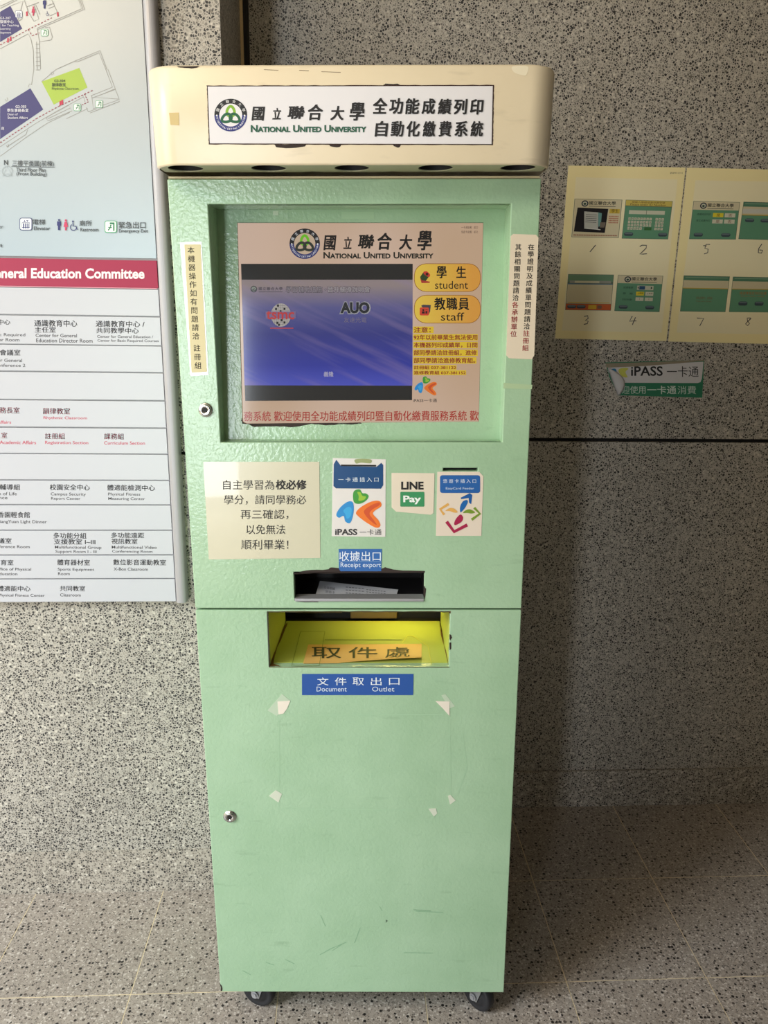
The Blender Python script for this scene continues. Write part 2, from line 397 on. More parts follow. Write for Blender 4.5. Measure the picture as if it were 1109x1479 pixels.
# the covered walkway goes on outside the picture; one added block shapes the light
bm = bmesh.new(); box(bm, -2.8, 4.0, -2.6, 1.1, ZT, ZT + .15); struct('ceiling', bm, mat((205, 196, 180), .9))
bm = bmesh.new(); box(bm, -0.79, 0.6, -2.9, -2.6, 0, ZT); struct('light_blocker', bm, GRANITE)      # added unseen block behind the camera, trims the door light on the back wall
bm = bmesh.new(); box(bm, 1.9, 2.1, -2.6, RY, 0, ZT); struct('wall_right', bm, mat((70, 60, 50), .8))

WB = Surf('W', (0, RY, 0), (0, -1, 0))      # recessed wall face
KF = Surf('K', (0, 0, 0), (0, -1, 0))       # kiosk door face

# ================================================================== directory board
board = tag(empty('directory_board', (-1.0, PY, 0.82)), 'large wall directory with floor plan, crimson band and white room strips left of the kiosk', 'sign')
board_inv = Matrix.Translation((1.0, -PY, -0.82))
def to_board(o): 
    o.parent = board; o.data.transform(board_inv) if o.data.users == 1 else None
    return o
BYF = PY - .026
BS = Surf('W', (0, BYF, 0), (0, -1, 0))
XR, XL = -0.4345, -1.42
zr = lambda py, px=240: BS.hit(px, py)[2]
Zb = BS.hit(252, 868)[2]; Zt = 2.32
bm = bmesh.new(); box(bm, XL, XR + .003, BYF + .006, PY, Zb - .002, Zt); to_board(bmobj('backing_panel', bm, mat((186, 187, 190), .5)))
def rail(name, x0, x1, z0, z1):
    # vertical rounded aluminium extrusion
    bm = bmesh.new(); n = 10; prof = []
    for i in range(n + 1):
        a = math.pi * i / n; prof.append((x0 + (x1 - x0) * (1 - math.cos(a)) / 2, BYF + .004 - .010 * math.sin(a) ** .6))
    prof += [(x1, PY), (x0, PY)]
    A = [bm.verts.new((x, y, z0)) for x, y in prof]; B = [bm.verts.new((x, y, z1)) for x, y in prof]
    bm.faces.new(A[::-1]); bm.faces.new(B)
    for i in range(len(prof)): bm.faces.new((A[i], A[(i + 1) % len(prof)], B[(i + 1) % len(prof)], B[i]))
    return to_board(bmobj(name, bm, SILVER))
rail('frame_rail', XR + .0005, XR + .0245, Zb - .003, Zt + .003); rail('frame_rail', XL - .024, XL, Zb - .003, Zt + .003)
bm = bmesh.new(); box(bm, XL, XR, BYF - .004, PY, Zt, Zt + .014); to_board(bmobj('frame_rail', bm, SILVER))
def bpanel(name, z0, z1, m, dep=0.0):
    bm = bmesh.new(); box(bm, XL + .0006, XR - .0006, BYF - dep, BYF + .006, z0 + .0007, z1 - .0007)
    return to_board(bmobj(name, bm, m, bevel=.0006))
WHITE = mat((192, 193, 201), .35)
def bink(): return Ink(BS, .0002, rough=.5)
def bfin(k, name, par):
    o = k.build(name, par); o.data.transform(board_inv); return o
# map panel
mm, nt, b_, N_, L_ = nodes('map_panel_blue')
tc = N_.new('ShaderNodeTexCoord'); sx = N_.new('ShaderNodeSeparateXYZ'); L_.new(tc.outputs['Object'], sx.inputs[0])
r_ = ramp(N_, [(0.0, rgb((172, 187, 199))), (1.0, rgb((190, 194, 196)))]); mr = N_.new('ShaderNodeMapRange'); mr.inputs[1].default_value = .75; mr.inputs[2].default_value = 1.2
L_.new(sx.outputs[2], mr.inputs[0]); L_.new(mr.outputs[0], r_.inputs[0]); L_.new(r_.outputs[0], b_.inputs['Base Color']); b_.inputs['Roughness'].default_value = .3
mp = bpanel('map_panel', zr(374, 222), Zt, mm)
k = bink(); k.T = (0, 0, .257); GY = (150, 150, 148); LW = 3.2
def sc(L, s, ox=0, oy=0): return [((x * s + ox) / .257, (y * s + oy) / .257) for x, y in L]
C3 = lambda L: sc(L, .1623, 0, 100); C4 = lambda L: sc(L, .1623, 0, 0)
k.poly(C3([(0, 335), (270, 170), (385, 358), (0, 622)]), (58, 54, 112)); k.poly(C3([(370, 110), (705, -12), (778, 162), (478, 315)]), (164, 190, 74))
k.poly(C4([(0, 105), (92, 52), (198, 255), (0, 375)]), (58, 54, 112))
for L in (C3([(0, 690), (320, 480), (520, 365), (745, 245), (755, 290)]), C3([(0, 650), (10, 640)]), C3([(370, 110), (500, 0)]), C3([(280, 140), (300, 0)]),
          C3([(250, 160), (262, 130), (285, 135)]), C3([(0, 775), (240, 600), (420, 480), (620, 385)]), C3([(410, 430), (425, 460), (640, 370), (610, 320), (410, 430)]),
          C3([(425, 440), (625, 345)]), C3([(590, 440), (780, 350)]), C3([(810, 235), (1000, 160), (940, 0)]), C3([(815, 235), (830, 350), (1060, 270), (960, 0)]), C3([(1020, 175), (840, 250), (1050, 265)]),
          C3([(820, 255), (1025, 180)]), C3([(765, 340), (785, 380), (860, 350)]), C3([(800, 390), (1065, 285)]), C3([(60, 690), (230, 580), (245, 540)]), C3([(45, 265), (55, 285), (70, 270), (62, 252)]),
          C3([(455, 25), (460, 50), (478, 40), (470, 20)]), C3([(55, 675), (65, 695), (78, 685), (70, 665)]),
          C4([(0, 435), (250, 300), (275, 350), (295, 450), (300, 616)]), C4([(330, 265), (735, 90)]), C4([(330, 250), (725, 78), (700, 0)]), C4([(740, 90), (712, 0)]), C4([(755, 90), (725, 0)]),
          C4([(350, 372), (360, 616)]), C4([(325, 372), (330, 616)]), C4([(330, 250), (350, 372), (455, 355), (465, 330), (440, 240), (400, 245)]), C4([(500, 616), (660, 545), (890, 450), (950, 616)]),
          C4([(660, 545), (690, 550), (880, 470), (940, 616)]), C4([(0, 55), (120, 0)]), C4([(0, 75), (150, 0)]), C4([(95, 50), (205, 10), (160, 180)]), C4([(160, 190), (200, 165)]), C4([(240, 85), (300, 190), (345, 170), (300, 40)]),
          C4([(215, 0), (250, 100)]), C4([(460, 0), (510, 110), (445, 140)]), C4([(315, 40), (355, 130)]), C4([(420, 50), (480, 30)]), C4([(430, 75), (485, 55)]), C4([(345, 20), (240, 60)])):
    k.line(L, LW, GY)
for i in range(7): k.line(C4([(318, 395 + i * 38), (355, 393 + i * 38)]), LW, GY)
RD = (190, 50, 80)
k.dash(C3([(0, 655), (320, 440), (520, 330), (830, 185)]), 4, (150, 40, 60), 11, 9); k.dash(C4([(0, 400), (250, 262), (460, 158)]), 4, (150, 40, 60), 11, 9)
k.dash(C4([(250, 262), (285, 318), (350, 292)]), 4, (150, 40, 60), 11, 9); k.dash(C3([(750, 220), (785, 290), (730, 318)]), 4, (150, 40, 60), 9, 7)
for (x, y) in ((528, 285), (545, 275)): k.poly(C3([(x, y), (x + 16, y - 4), (x + 18, y + 35), (x + 2, y + 38)]), RD)
for (x, y) in ((62, 342), (85, 328), (230, 105), (505, 110)): k.poly(C4([(x, y), (x + 15, y - 6), (x + 17, y + 34), (x + 2, y + 38)]), RD)
def man(x, y, h, c, skirt=False, k=k):
    k.disc(x, y - h * .42, h * .09, c, seg=14)
    if skirt: k.poly([(x - h * .10, y - h * .3), (x + h * .10, y - h * .3), (x + h * .2, y + .18 * h), (x + h * .07, y + .18 * h), (x + h * .07, y + h * .5), (x - h * .07, y + h * .5), (x - h * .07, y + .18 * h), (x - h * .2, y + .18 * h)], c)
    else: k.poly([(x - h * .17, y - h * .3), (x + h * .17, y - h * .3), (x + h * .17, y + .1 * h), (x + h * .1, y + .1 * h), (x + h * .09, y + h * .5), (x - h * .09, y + h * .5), (x - h * .1, y + .1 * h), (x - h * .17, y + .1 * h)], c)
def chair(x, y, h, c):
    k.disc(x - h * .05, y - h * .42, h * .08, c, seg=12); k.line([(x - .05 * h, y - .32 * h), (x - .02 * h, y + .05 * h), (x + .25 * h, y + .05 * h), (x + .34 * h, y + .36 * h), (x + .44 * h, y + .32 * h)], h * .08, c)
    k.line([(x + .3 * h * math.cos(t), y + .16 * h + .3 * h * math.sin(t)) for t in [math.radians(a) for a in range(20, 260, 20)]], h * .07, c)
def exitbox(x, y, w, fr=(90, 170, 130)):
    k.rrect(x, y, x + w, y + w, w * .15, fr); k.rrect(x + w * .06, y + w * .06, x + w * .94, y + w * .94, w * .12, (235, 240, 236))
    k.poly([(x + w * .42, y + .15 * w), (x + w * .82, y + .15 * w), (x + .82 * w, y + .85 * w), (x + .7 * w, y + .85 * w), (x + .7 * w, y + .3 * w), (x + .42 * w, y + .3 * w)], (30, 120, 84))
    k.disc(x + .5 * w, y + .4 * w, .07 * w, (30, 120, 84), seg=10); k.line([(x + .5 * w, y + .48 * w), (x + .42 * w, y + .65 * w), (x + .28 * w, y + .8 * w)], .09 * w, (30, 120, 84)); k.line([(x + .3 * w, y + .55 * w), (x + .6 * w, y + .58 * w)], .07 * w, (30, 120, 84))
def liftbox(x, y, w):
    k.rrect(x, y, x + w, y + w, w * .15, NAVY); k.rrect(x + w * .05, y + w * .05, x + w * .95, y + w * .95, w * .12, (228, 232, 238))
    k.box(x + .2 * w, y + .4 * w, x + .8 * w, y + .78 * w, .05 * w, NAVY)
    for i in range(3): k.rect(x + (.28 + i * .17) * w, y + .45 * w, x + (.38 + i * .17) * w, y + .85 * w, NAVY)
    k.poly([(x + .3 * w, y + .32 * w), (x + .4 * w, y + .18 * w), (x + .5 * w, y + .32 * w)], NAVY); k.poly([(x + .52 * w, y + .2 * w), (x + .72 * w, y + .2 * w), (x + .62 * w, y + .33 * w)], NAVY)
liftbox(85, 60, 40); man(187, 62, 52, (190, 50, 90), True); man(250, 20, 56, NAVY); chair(266, 76, 26, NAVY)
for (x, y) in ((230, 163), (537, 565), (414, 583)): exitbox(x, y, 40)
W_ = (225, 225, 235)
k.text('G3-207', 0, 95, 60, 108, W_); k.text('發展中心', 0, 113, 76, 131, W_, .01); k.text('for Teaching', 12, 136, 106, 152, W_); k.text('Learning', 0, 156, 60, 170, W_); k.text('Development', -34, 177, 63, 192, W_)
DK = (50, 60, 60)
k.text('G2-304', 304, 447, 365, 461, DK, .01); k.text('韻律教室', 291, 466, 369, 486, DK, .01); k.text('Rhythmic Classroom', 291, 491, 441, 508, DK)
k.text('G2-303', 87, 592, 147, 606, W_, .01); k.text('學生事務長室', 40, 610, 160, 630, W_, .01); k.text('Dean of', 43, 636, 100, 648, W_); k.text('Student Affairs', 43, 654, 156, 668, W_); k.ch('商', 15, 722, 20, W_)
TX = (58, 62, 66)
k.text('N', 22, 899, 44, 926, TX, .02); k.line([(40 + 28 * math.cos(a * .3142), 962 + 28 * math.sin(a * .3142)) for a in range(20)], 2, (150, 160, 166), True); k.line([(40, 928), (14, 990), (40, 975), (66, 990)], 2, (165, 175, 180), True)
k.text('三樓平面圖(前棟)', 68, 900, 302, 937, TX, .005, dy=4); k.line([(64, 935), (308, 940)], 2.5, TX); k.text('Third Floor Plan', 90, 942, 257, 964, TX, .008, dy=3); k.text('(Front Building)', 92, 966, 261, 991, TX, .008, dy=3)
liftbox(110, 1224, 70); k.text('電梯', 184, 1232, 253, 1263, TX, .01); k.text('Elevator', 190, 1273, 282, 1293, TX, .01)
man(331, 1262, 62, NAVY); man(369, 1264, 62, (200, 60, 100), True); chair(412, 1268, 58, NAVY)
k.text('廁所', 446, 1238, 515, 1270, TX, .01); k.text('Restroom', 451, 1280, 553, 1301, TX, .01)
exitbox(588, 1240, 68); k.text('緊急出口', 666, 1246, 818, 1284, TX, .01); k.text('Emergency Exit', 668, 1288, 831, 1312, TX, .01); k.text('er', -8, 1270, 17, 1284, TX)
k.text('1', 2, 1372, 9, 1389, TX)
bfin(k, 'printed_map', mp)
# crimson band
hd = bpanel('header_panel', zr(416.5, 227), zr(376, 225), mat((160, 38, 74), .6), .0008)
k = bink(); k.off = .0010; k.T = (0, 360, .2435); k.text('General Education Committee', -85, 110, 857, 172, (240, 226, 230), .03, dy=4); k.line([(0, 218), (932, 233)], 4, (232, 150, 170)); bfin(k, 'lettering', hd)
# room strips
yb = [(418, 453.5), (457, 459.5), (459.5, 500), (500.5, 537), (540, 578), (580, 617.6), (619, 655.5), (657, 693), (694.6, 728.7), (730, 765), (766.5, 800.6), (802.5, 834.7), (836.5, 870)]
edges = [(418, 457, 228), (458, 499.5, 230), (500, 538, 232), (539, 578.5, 235), (579.5, 618, 238), (619, 655.8, 240), (656.5, 693.6, 243), (694.4, 729, 245), (729.8, 765.6, 246), (766.4, 801, 248), (802, 835.3, 250), (836, 869, 252)]
T8 = (0, 360, .2435); T9 = (0, 610, .2525); RDT = (190, 56, 84); K_ = (58, 56, 60)
words = {1: [(T8, [('中心', -12, 416, 61, 447), ('Basic Required', -60, 497, 150, 520), ('for Room', -20, 526, 115, 546)], K_), (T8, [('通識教育中心', 203, 418, 458, 458), ('主任室', 206, 460, 331, 494), ('Center for General', 211, 500, 456, 521), ('Education Director Room', 214, 529, 549, 552), ('通識教育中心 /', 568, 423, 857, 460), ('共同教學中心', 571, 464, 823, 498), ('Center for General Education /', 576, 509, 908, 525), ('Center for Basic Required Courses', 578, 533, 941, 553)], K_)],
         2: [(T8, [('會議室', -2, 594, 121, 630), ('for General', -26, 648, 131, 668), ('Conference 2', -40, 678, 150, 697)], K_)],
         4: [(T8, [('務長室', -2, 936, 116, 973), ('Affairs', -18, 1016, 66, 1034), ('韻律教室', 254, 941, 415, 978), ('Rhythmic Classroom', 258, 991, 516, 1012)], RDT)],
         5: [(T9, [('室', 8, 57, 41, 90), ('Academic Affairs', -2, 104, 206, 124), ('註冊組', 257, 62, 371, 95), ('Registration Section', 258, 106, 505, 129), ('課務組', 595, 63, 709, 97), ('Curriculum Section', 595, 108, 829, 127)], RDT)],
         7: [(T9, [('輔導組', -2, 353, 115, 387), ('n of Life', -8, 398, 96, 417), ('nce', -6, 427, 43, 440), ('校園安全中心', 285, 353, 514, 388), ('Campus Security', 290, 401, 491, 423), ('Report Center', 292, 427, 460, 447), ('體適能檢測中心', 614, 356, 886, 390), ('Physical Fitness', 618, 402, 802, 423), ('Measuring Center', 619, 428, 830, 448)], K_)],
         8: [(T9, [('香園輕食館', -12, 511, 171, 545), ('XiangYuan Light Dinner', -22, 558, 268, 581)], K_)],
         9: [(T9, [('議室', -12, 661, 66, 692), ('ference Room', -6, 702, 170, 719), ('多功能分組', 305, 631, 494, 664), ('支援教室 I~III', 308, 666, 545, 698), ('Multifunctional Group', 314, 705, 580, 727), ('Support Room I - III', 317, 730, 552, 751), ('多功能遠距', 636, 630, 824, 661), ('視訊教室', 637, 664, 786, 696), ('Multifunctional Video', 639, 705, 896, 722), ('Conferencing Room', 641, 730, 872, 749)], K_)],
         10: [(T9, [('育室', 4, 786, 77, 817), ('ffice of Physical', -6, 831, 178, 852), ('ducation', -4, 858, 99, 874), ('體育器材室', 328, 784, 514, 817), ('Sports Equipment', 330, 832, 538, 853), ('Room', 332, 857, 399, 874), ('數位影音運動教室', 648, 783, 949, 816), ('X-Box Classroom', 650, 830, 846, 848)], K_)],
         11: [(T9, [('體適能中心', -14, 934, 174, 966), ('Physical Fitness Center', -10, 980, 256, 1001), ('共同教室', 342, 934, 487, 965), ('Classroom', 344, 978, 462, 996)], K_)]}
for i, (a, b, x) in enumerate(edges):
    st = bpanel('room_strip', zr(b, x), zr(a, x), WHITE)
    if i in words:
        k = bink()
        for (T, L, c) in words[i]:
            k.T = T; st0, k.step = k.step, 0
            for (s, x0, y0, x1, y1) in L: k.text(s, x0, y0, x1, y1, c, .012 if y1 - y0 > 27 else .008, dy=(x1 - x0) * .008)
            k.step = st0; k.off += st0
        bfin(k, 'lettering', st)

# ================================================================== papers on the recessed wall
PAPER = mat((250, 236, 180), .3, coat=.2)
def sheet(pts, label):
    return tag(slab('instruction_sheet', None, WB, pts, .0016, .0014, PAPER), label, 'paper notice', 'laminated instruction sheets on the wall')
s1 = sheet([(821, 239), (990, 242), (962.3, 492.7), (801.5, 489)], 'laminated yellowed sheet with screenshots 1 to 4, left one beside the kiosk')
s2 = sheet([(992.3, 242.2), (1164, 246), (1139, 497.5), (965, 493.3)], 'laminated yellowed sheet with screenshots 5 to 8, right one on the wall')
def q6(*L): return [(790 + .2877 * x, 220 + .2877 * y) for x, y in L]
TEAL = (98, 150, 120); LTE = (196, 190, 158)
def shot(par, quad, kind):
    k = Ink(WB, .0018, quad=q6(*quad), rough=.4)
    def buttons(L, y0=.84, y1=.94):
        for x in L: k.rrect(x, y0, x + .2, y1, .045, (62, 74, 84)); k.rrect(x + .015, y0 + .01, x + .185, y0 + .05, .02, (104, 118, 126))
    k.rect(-.01, -.01, 1.01, 1.01, (96, 110, 92))
    if kind in (1, 4, 5):
        k.rect(0, 0, 1, .22 if kind != 1 else 1, (214, 204, 172))
        if kind != 1: k.rect(0, .22, 1, 1, TEAL)
        k.disc(.22, .11, .075, (26, 40, 60), ry=.085, seg=20); k.disc(.22, .11, .05, (200, 200, 180), ry=.056, seg=16); k.disc(.22, .12, .03, (40, 70, 60), ry=.03, seg=10)
        k.text(NUU, .31, .04, .88, .14, (30, 28, 30), .02); k.line([(.31, .18), (.88, .18)], .014, (60, 60, 60))
    if kind == 1:
        k.poly([(.07, .22), (.73, .24), (.70, .88), (.03, .86)], (24, 22, 30)); k.poly([(.22, .32), (.52, .34), (.55, .8), (.25, .78)], (190, 192, 188)); k.poly([(.52, .34), (.6, .36), (.6, .7), (.55, .72)], (110, 160, 160))
        for i in range(5): k.line([(.26, .4 + i * .05), (.5, .41 + i * .05)], .012, (70, 70, 80))
        k.poly([(.58, .6), (.7, .6), (.68, .74), (.58, .74)], (120, 110, 100)); k.rect(.76, .24, .98, .36, (206, 178, 70)); k.text('學生', .8, .24, .95, .34, (40, 30, 20)); k.line([(.3, .76), (.6, .8)], .02, (220, 220, 215))
        for i in range(4): k.dash([(.76, .44 + i * .055), (.97, .44 + i * .055)], .03, (180, 100, 84), .02, .01)
        k.dash([(.03, .95), (.97, .95)], .03, (150, 80, 60), .025, .012)
    elif kind == 2:
        k.rect(0, 0, 1, .14, (206, 188, 96)); k.text('請輸入學號或身分證字號', .13, .02, .85, .07, (90, 50, 40)); k.text('Please enter ID Number', .1, .08, .88, .13, (90, 60, 40)); k.rect(0, .16, 1, 1, TEAL)
        k.rect(.09, .26, .87, .36, (205, 205, 185)); k.line([(.47, .26), (.47, .36)], .01, (90, 110, 90))
        for r in range(4):
            for c in range(12):
                if c in (8,) : continue
                x = .09 + .066 * c; y = .45 + .085 * r
                if r == 3 and c in (5, 6, 7): continue
                k.off -= k.step * 2; k.rect(x, y, x + .05, y + .065, (208, 204, 184)); k.ch('QWERTYUIOPAS1234567890ASDFGHJKLZXCVBNMQWERTYUIOP'[r * 12 + c], x + .025, y + .033, .05, (50, 50, 50))
        k.rect(.46, .7, .62, .78, (60, 110, 60)); buttons((.03, .78))
    elif kind == 3:
        k.rect(0, 0, 1, .2, (104, 140, 112)); k.rect(.04, .17, .96, .24, (150, 150, 140)); k.rect(.15, .18, .7, .235, (206, 200, 170)); k.rect(0, .26, 1, .82, (204, 194, 160)); k.rect(0, .25, 1, .28, (90, 120, 140))
        k.line([(.04, .79), (.96, .79)], .02, (206, 176, 70)); k.rect(0, .83, 1, 1, (196, 92, 44)); buttons((.03, .24), .86, .96); k.rect(.5, .86, .68, .97, (214, 176, 50)); k.rrect(.7, .87, .8, .96, .02, (120, 90, 70))
    elif kind == 4:
        D = (26, 60, 50)
        for i, s in enumerate(('成績種類', '學　期', '列印份數')): k.text(s, .14, .31 + i * .17, .36, .37 + i * .17, D)
        k.rect(.45, .28, .82, .4, (196, 196, 176)); k.rect(.5, .29, .63, .39, (40, 80, 120)); k.poly([(.46, .34), (.49, .3), (.49, .38)], D); k.poly([(.8, .34), (.76, .3), (.76, .38)], D)
        k.rect(.44, .45, .62, .56, (224, 206, 60)); k.rect(.65, .45, .83, .56, (208, 206, 186)); k.rect(.44, .61, .62, .71, (208, 206, 186)); k.rect(.65, .61, .83, .71, (208, 206, 186))
        for (x, y) in ((.47, .47), (.68, .47)): k.text('上學期', x, y, x + .13, y + .05, (50, 40, 30))
        for (x, y) in ((.53, .655), (.74, .655)): k.ch('1', x, y, .06, (120, 40, 40))
        buttons((.08, .68))
    elif kind == 5:
        D = (26, 60, 50)
        for i, s in enumerate(('成績排名列印', '英文成績列印')): k.text(s, .1, .31 + i * .17, .4, .37 + i * .17, D)
        k.rect(.45, .3, .68, .41, (226, 210, 60)); k.rect(.71, .3, .94, .41, (208, 206, 186)); k.rect(.45, .47, .68, .58, (208, 206, 186)); k.rect(.71, .47, .94, .58, (208, 206, 186))
        for (x, y) in ((.57, .355), (.83, .355), (.57, .525), (.83, .525)): k.ch('是' if x < .6 else '否', x, y, .09, (120, 60, 40))
        buttons((.08, .68))
    else:
        k.rect(0, 0, 1, .12, (84, 130, 104)); k.line([(.03, .04), (.97, .04)], .015, (150, 176, 150)); k.rect(0, .12, 1, .34, (206, 196, 164)); k.line([(0, .345), (1, .345)], .02, (206, 172, 60)); k.rect(0, .36, 1, 1, TEAL)
        if kind == 6: k.rect(0, .18, 1, .3, (200, 200, 190)); buttons((.08, .42), .44, .54)
        if kind == 7: k.text('資料處理中，請稍候', .32, .58, .68, .66, (120, 90, 60)); k.text('Please wait a moment', .33, .69, .67, .73, (120, 90, 60))
        if kind == 8: k.text('請選擇是否列印收據', .18, .42, .78, .5, (170, 100, 40)); k.text('Do you need a receipt', .22, .53, .74, .57, (170, 100, 40)); buttons((.18, .54), .7, .82)
    k.build('printed_screenshot', par)
for sh, L in ((s1, [(145, 125), (655, 137), (575, 905), (75, 895)]), (s2, [(745, 140), (1240, 150), (1165, 915), (650, 905)])):
    k = Ink(WB, .00165, T=(790, 220, .2877), rough=.3); k.poly(L, (246, 236, 198)); k.build('inner_paper', sh)
shot(s1, [(140, 235), (375, 240), (357, 428), (125, 424)], 1); shot(s1, [(397, 240), (628, 247), (605, 435), (377, 431)], 2)
shot(s1, [(108, 613), (333, 616), (318, 793), (93, 790)], 3); shot(s1, [(358, 617), (580, 622), (562, 800), (340, 795)], 4)
shot(s2, [(737, 246), (966, 252), (945, 436), (715, 434)], 5); shot(s2, [(988, 250), (1217, 256), (1190, 440), (963, 434)], 6)
shot(s2, [(688, 620), (915, 625), (893, 800), (670, 797)], 7); shot(s2, [(935, 626), (1160, 630), (1140, 802), (915, 800)], 8)
PEN = (60, 60, 66)
def handnum(par, L):
    k = Ink(WB, .0019, T=(790, 220, .2877))
    for s in L: k.line(s, 4.2, PEN)
    k.build('handwriting', par)
def pth(x, y, L): return [(x + a, y + b) for a, b in L]
handnum(s1, [pth(215, 500, [(0, 0), (28, -34)]), pth(465, 475, [(0, -2), (12, -9), (34, -8), (32, 6), (14, 24), (0, 36), (16, 36), (36, 34)]), pth(186, 822, [(0, 2), (18, -2), (20, 12), (6, 22), (20, 26), (16, 38), (-2, 42)]),
             pth(416, 822, [(12, 0), (-2, 26), (32, 24)]), pth(416, 822, [(28, 6), (12, 44)])])
k = Ink(WB, .0019, T=(790, 220, .2877)); k.text('2019/11/11', 617, 99, 679, 108, (60, 56, 44)); k.build('printed_date', s1)
handnum(s2, [pth(790, 460, [(28, 2), (8, 2), (2, 22), (18, 26), (16, 44), (-2, 50)]), pth(1060, 460, [(18, 0), (2, 24), (0, 44), (16, 46), (22, 32), (6, 30)]), pth(752, 828, [(0, 4), (34, 6), (14, 44)]), pth(996, 828, [(26, 4), (8, 4), (10, 18), (20, 32), (10, 42), (0, 34), (12, 20), (28, 6)]),
             pth(770, 470, [(14, -2), (30, 0)])])
# payment sticker half peeled off
pst = tag(slab('payment_sticker', None, WB, [(874, 523.5), (1017, 520), (1014, 574.5), (893, 571), (880, 545)], .0009, .0008, mat((46, 124, 92), .4)), 'half-peeled green and white payment sticker low on the wall', 'sticker')
T2 = (850, 500, .2336)
k = Ink(WB, .0012, T=T2, rough=.4)
k.poly([(120, 128), (710, 96), (700, 200), (692, 222), (675, 228), (195, 226), (120, 160)], (214, 212, 214))
k.text('iPASS', 262, 124, 458, 184, (30, 30, 34), .02); k.text('一卡通', 484, 124, 680, 190, (44, 44, 48), -.005); k.text('迎使用', 205, 246, 352, 294, (206, 224, 214), .0); k.text('一卡通', 362, 244, 542, 296, (214, 230, 220), .014); k.text('消費', 550, 246, 664, 296, (206, 224, 214))
k.blob([(128, 150), (158, 138), (172, 150), (168, 186), (150, 184), (140, 168)], (52, 140, 190)); k.blob([(184, 150), (210, 134), (246, 138), (228, 160), (240, 192), (206, 186)], (204, 206, 96))
k.poly([(103, 106), (400, 98), (714, 84), (714, 90), (560, 106), (330, 124), (112, 133)], (150, 140, 120))
k.build('lettering', pst)
# curled corner
bm = bmesh.new(); cv = []
edge0, edge1 = (118, 142), (178, 302)
for i in range(6):
    t = i / 5; a = []
    for j in range(7):
        u = j / 6; bx = edge0[0] + (edge1[0] - edge0[0]) * u; by = edge0[1] + (edge1[1] - edge0[1]) * u
        wd = 75 * math.sin(math.pi * min(u * .85 + .08, 1)) * t
        a.append(bm.verts.new(WB.hit(T2[0] + T2[2] * (bx + wd), T2[1] + T2[2] * (by + wd * -.12), .0016 + .009 * math.sin(math.pi * t * .75))))
    cv.append(a)
for A, B in zip(cv, cv[1:]):
    for i in range(6): bm.faces.new((A[i], A[i + 1], B[i + 1], B[i]))
cc = bmobj('curled_corner', bm, mat((206, 204, 206), .4), pst, 'white backing of the curled corner', smooth=True)
cc.modifiers.new('t', 'SOLIDIFY').thickness = .0004

# ================================================================== the kiosk
kiosk = tag(empty('payment_kiosk', (0, 0, 0), KR), 'tall mint green self-service kiosk on castors with cream lit top sign', 'kiosk')
K = kiosk
HW, ZB, ZS, ZTOP, DEP = .3005, .084, .951, 1.688, .365
bm = bmesh.new()
box(bm, -HW + .001, -HW + .003, .019, DEP, ZB, ZTOP); box(bm, HW - .003, HW - .001, .019, DEP, ZB, ZTOP); box(bm, -HW + .003, HW - .003, DEP - .002, DEP, ZB, ZTOP)
box(bm, -HW + .003, HW - .003, .019, DEP - .002, ZB, ZB + .003); box(bm, -HW + .003, HW - .003, .019, DEP - .002, ZTOP - .003, ZTOP)
bmobj('cabinet_body', bm, GREEN, K)
OX0, OX1, OZ0, OZ1 = -.2370, .2535, 1.2612, 1.6500
RX0, RX1, RZ0, RZ1 = -.1168, .1210, .9668, 1.0231
DX0, DX1, DZ0, DZ1 = -.1682, .1692, .8354, .9450
CX0, CX1, CZ0, CZ1 = [(KF.hit(x, y)) for x, y in ((640, 675), (690, 681))][0][0], KF.hit(690, 678)[0], KF.hit(640, 680.5)[2], KF.hit(640, 676)[2]
ud = bmesh.new(); plate(ud, -HW, HW, ZS + .0015, ZTOP, 0, .018, [(OX0, OX1, OZ0, OZ1), (RX0, RX1, RZ0, RZ1), (CX0, CX1, CZ0, CZ1)])
ud = bmobj('upper_door', ud, GREEN, K, bevel=.0016)
ld = bmesh.new(); plate(ld, -HW, HW, ZB, ZS - .0022, 0, .018, [(DX0, DX1, DZ0, DZ1)])
ld = bmobj('lower_door', ld, GREEN, K, bevel=.0014)
# dark inside behind card slot
bm = bmesh.new(); box(bm, CX0 - .01, CX1 + .01, .017, .03, CZ0 - .01, CZ1 + .01); bmobj('card_slot', bm, DARK, K)
# screen recess: sloping panel with four return walls
dT, dB = .066, .034
P0 = Vector((0, dB, OZ0)); P1 = Vector((0, dT, OZ1)); sl = (P1 - P0).normalized(); nrm = Vector((0, -sl.z, sl.y)).normalized()
SP = Surf('K', P0, nrm)
inn = [Vector((OX0, dT, OZ1)), Vector((OX1, dT, OZ1)), Vector((OX1, dB, OZ0)), Vector((OX0, dB, OZ0))]
outr = [Vector((OX0, .001, OZ1)), Vector((OX1, .001, OZ1)), Vector((OX1, .001, OZ0)), Vector((OX0, .001, OZ0))]
scq = [SP.hit(342.5, 321.5), SP.hit(698, 321.5), SP.hit(691.5, 609), SP.hit(350, 612)]
bm = bmesh.new()
O = [bm.verts.new(p + Vector(((-1 if i in (0, 3) else 1) * .0005, 0, 0))) for i, p in enumerate(outr)]; I = [bm.verts.new(p) for p in inn]; S = [bm.verts.new(p) for p in scq]; S2 = [bm.verts.new(p - nrm * .005) for p in scq]
for i in range(4):
    j = (i + 1) % 4; bm.faces.new((O[i], O[j], I[j], I[i])); bm.faces.new((I[i], I[j], S[j], S[i])); bm.faces.new((S[i], S[j], S2[j], S2[i])).material_index = 1
bmobj('screen_surround', bm, [GREEN, DARK], K)
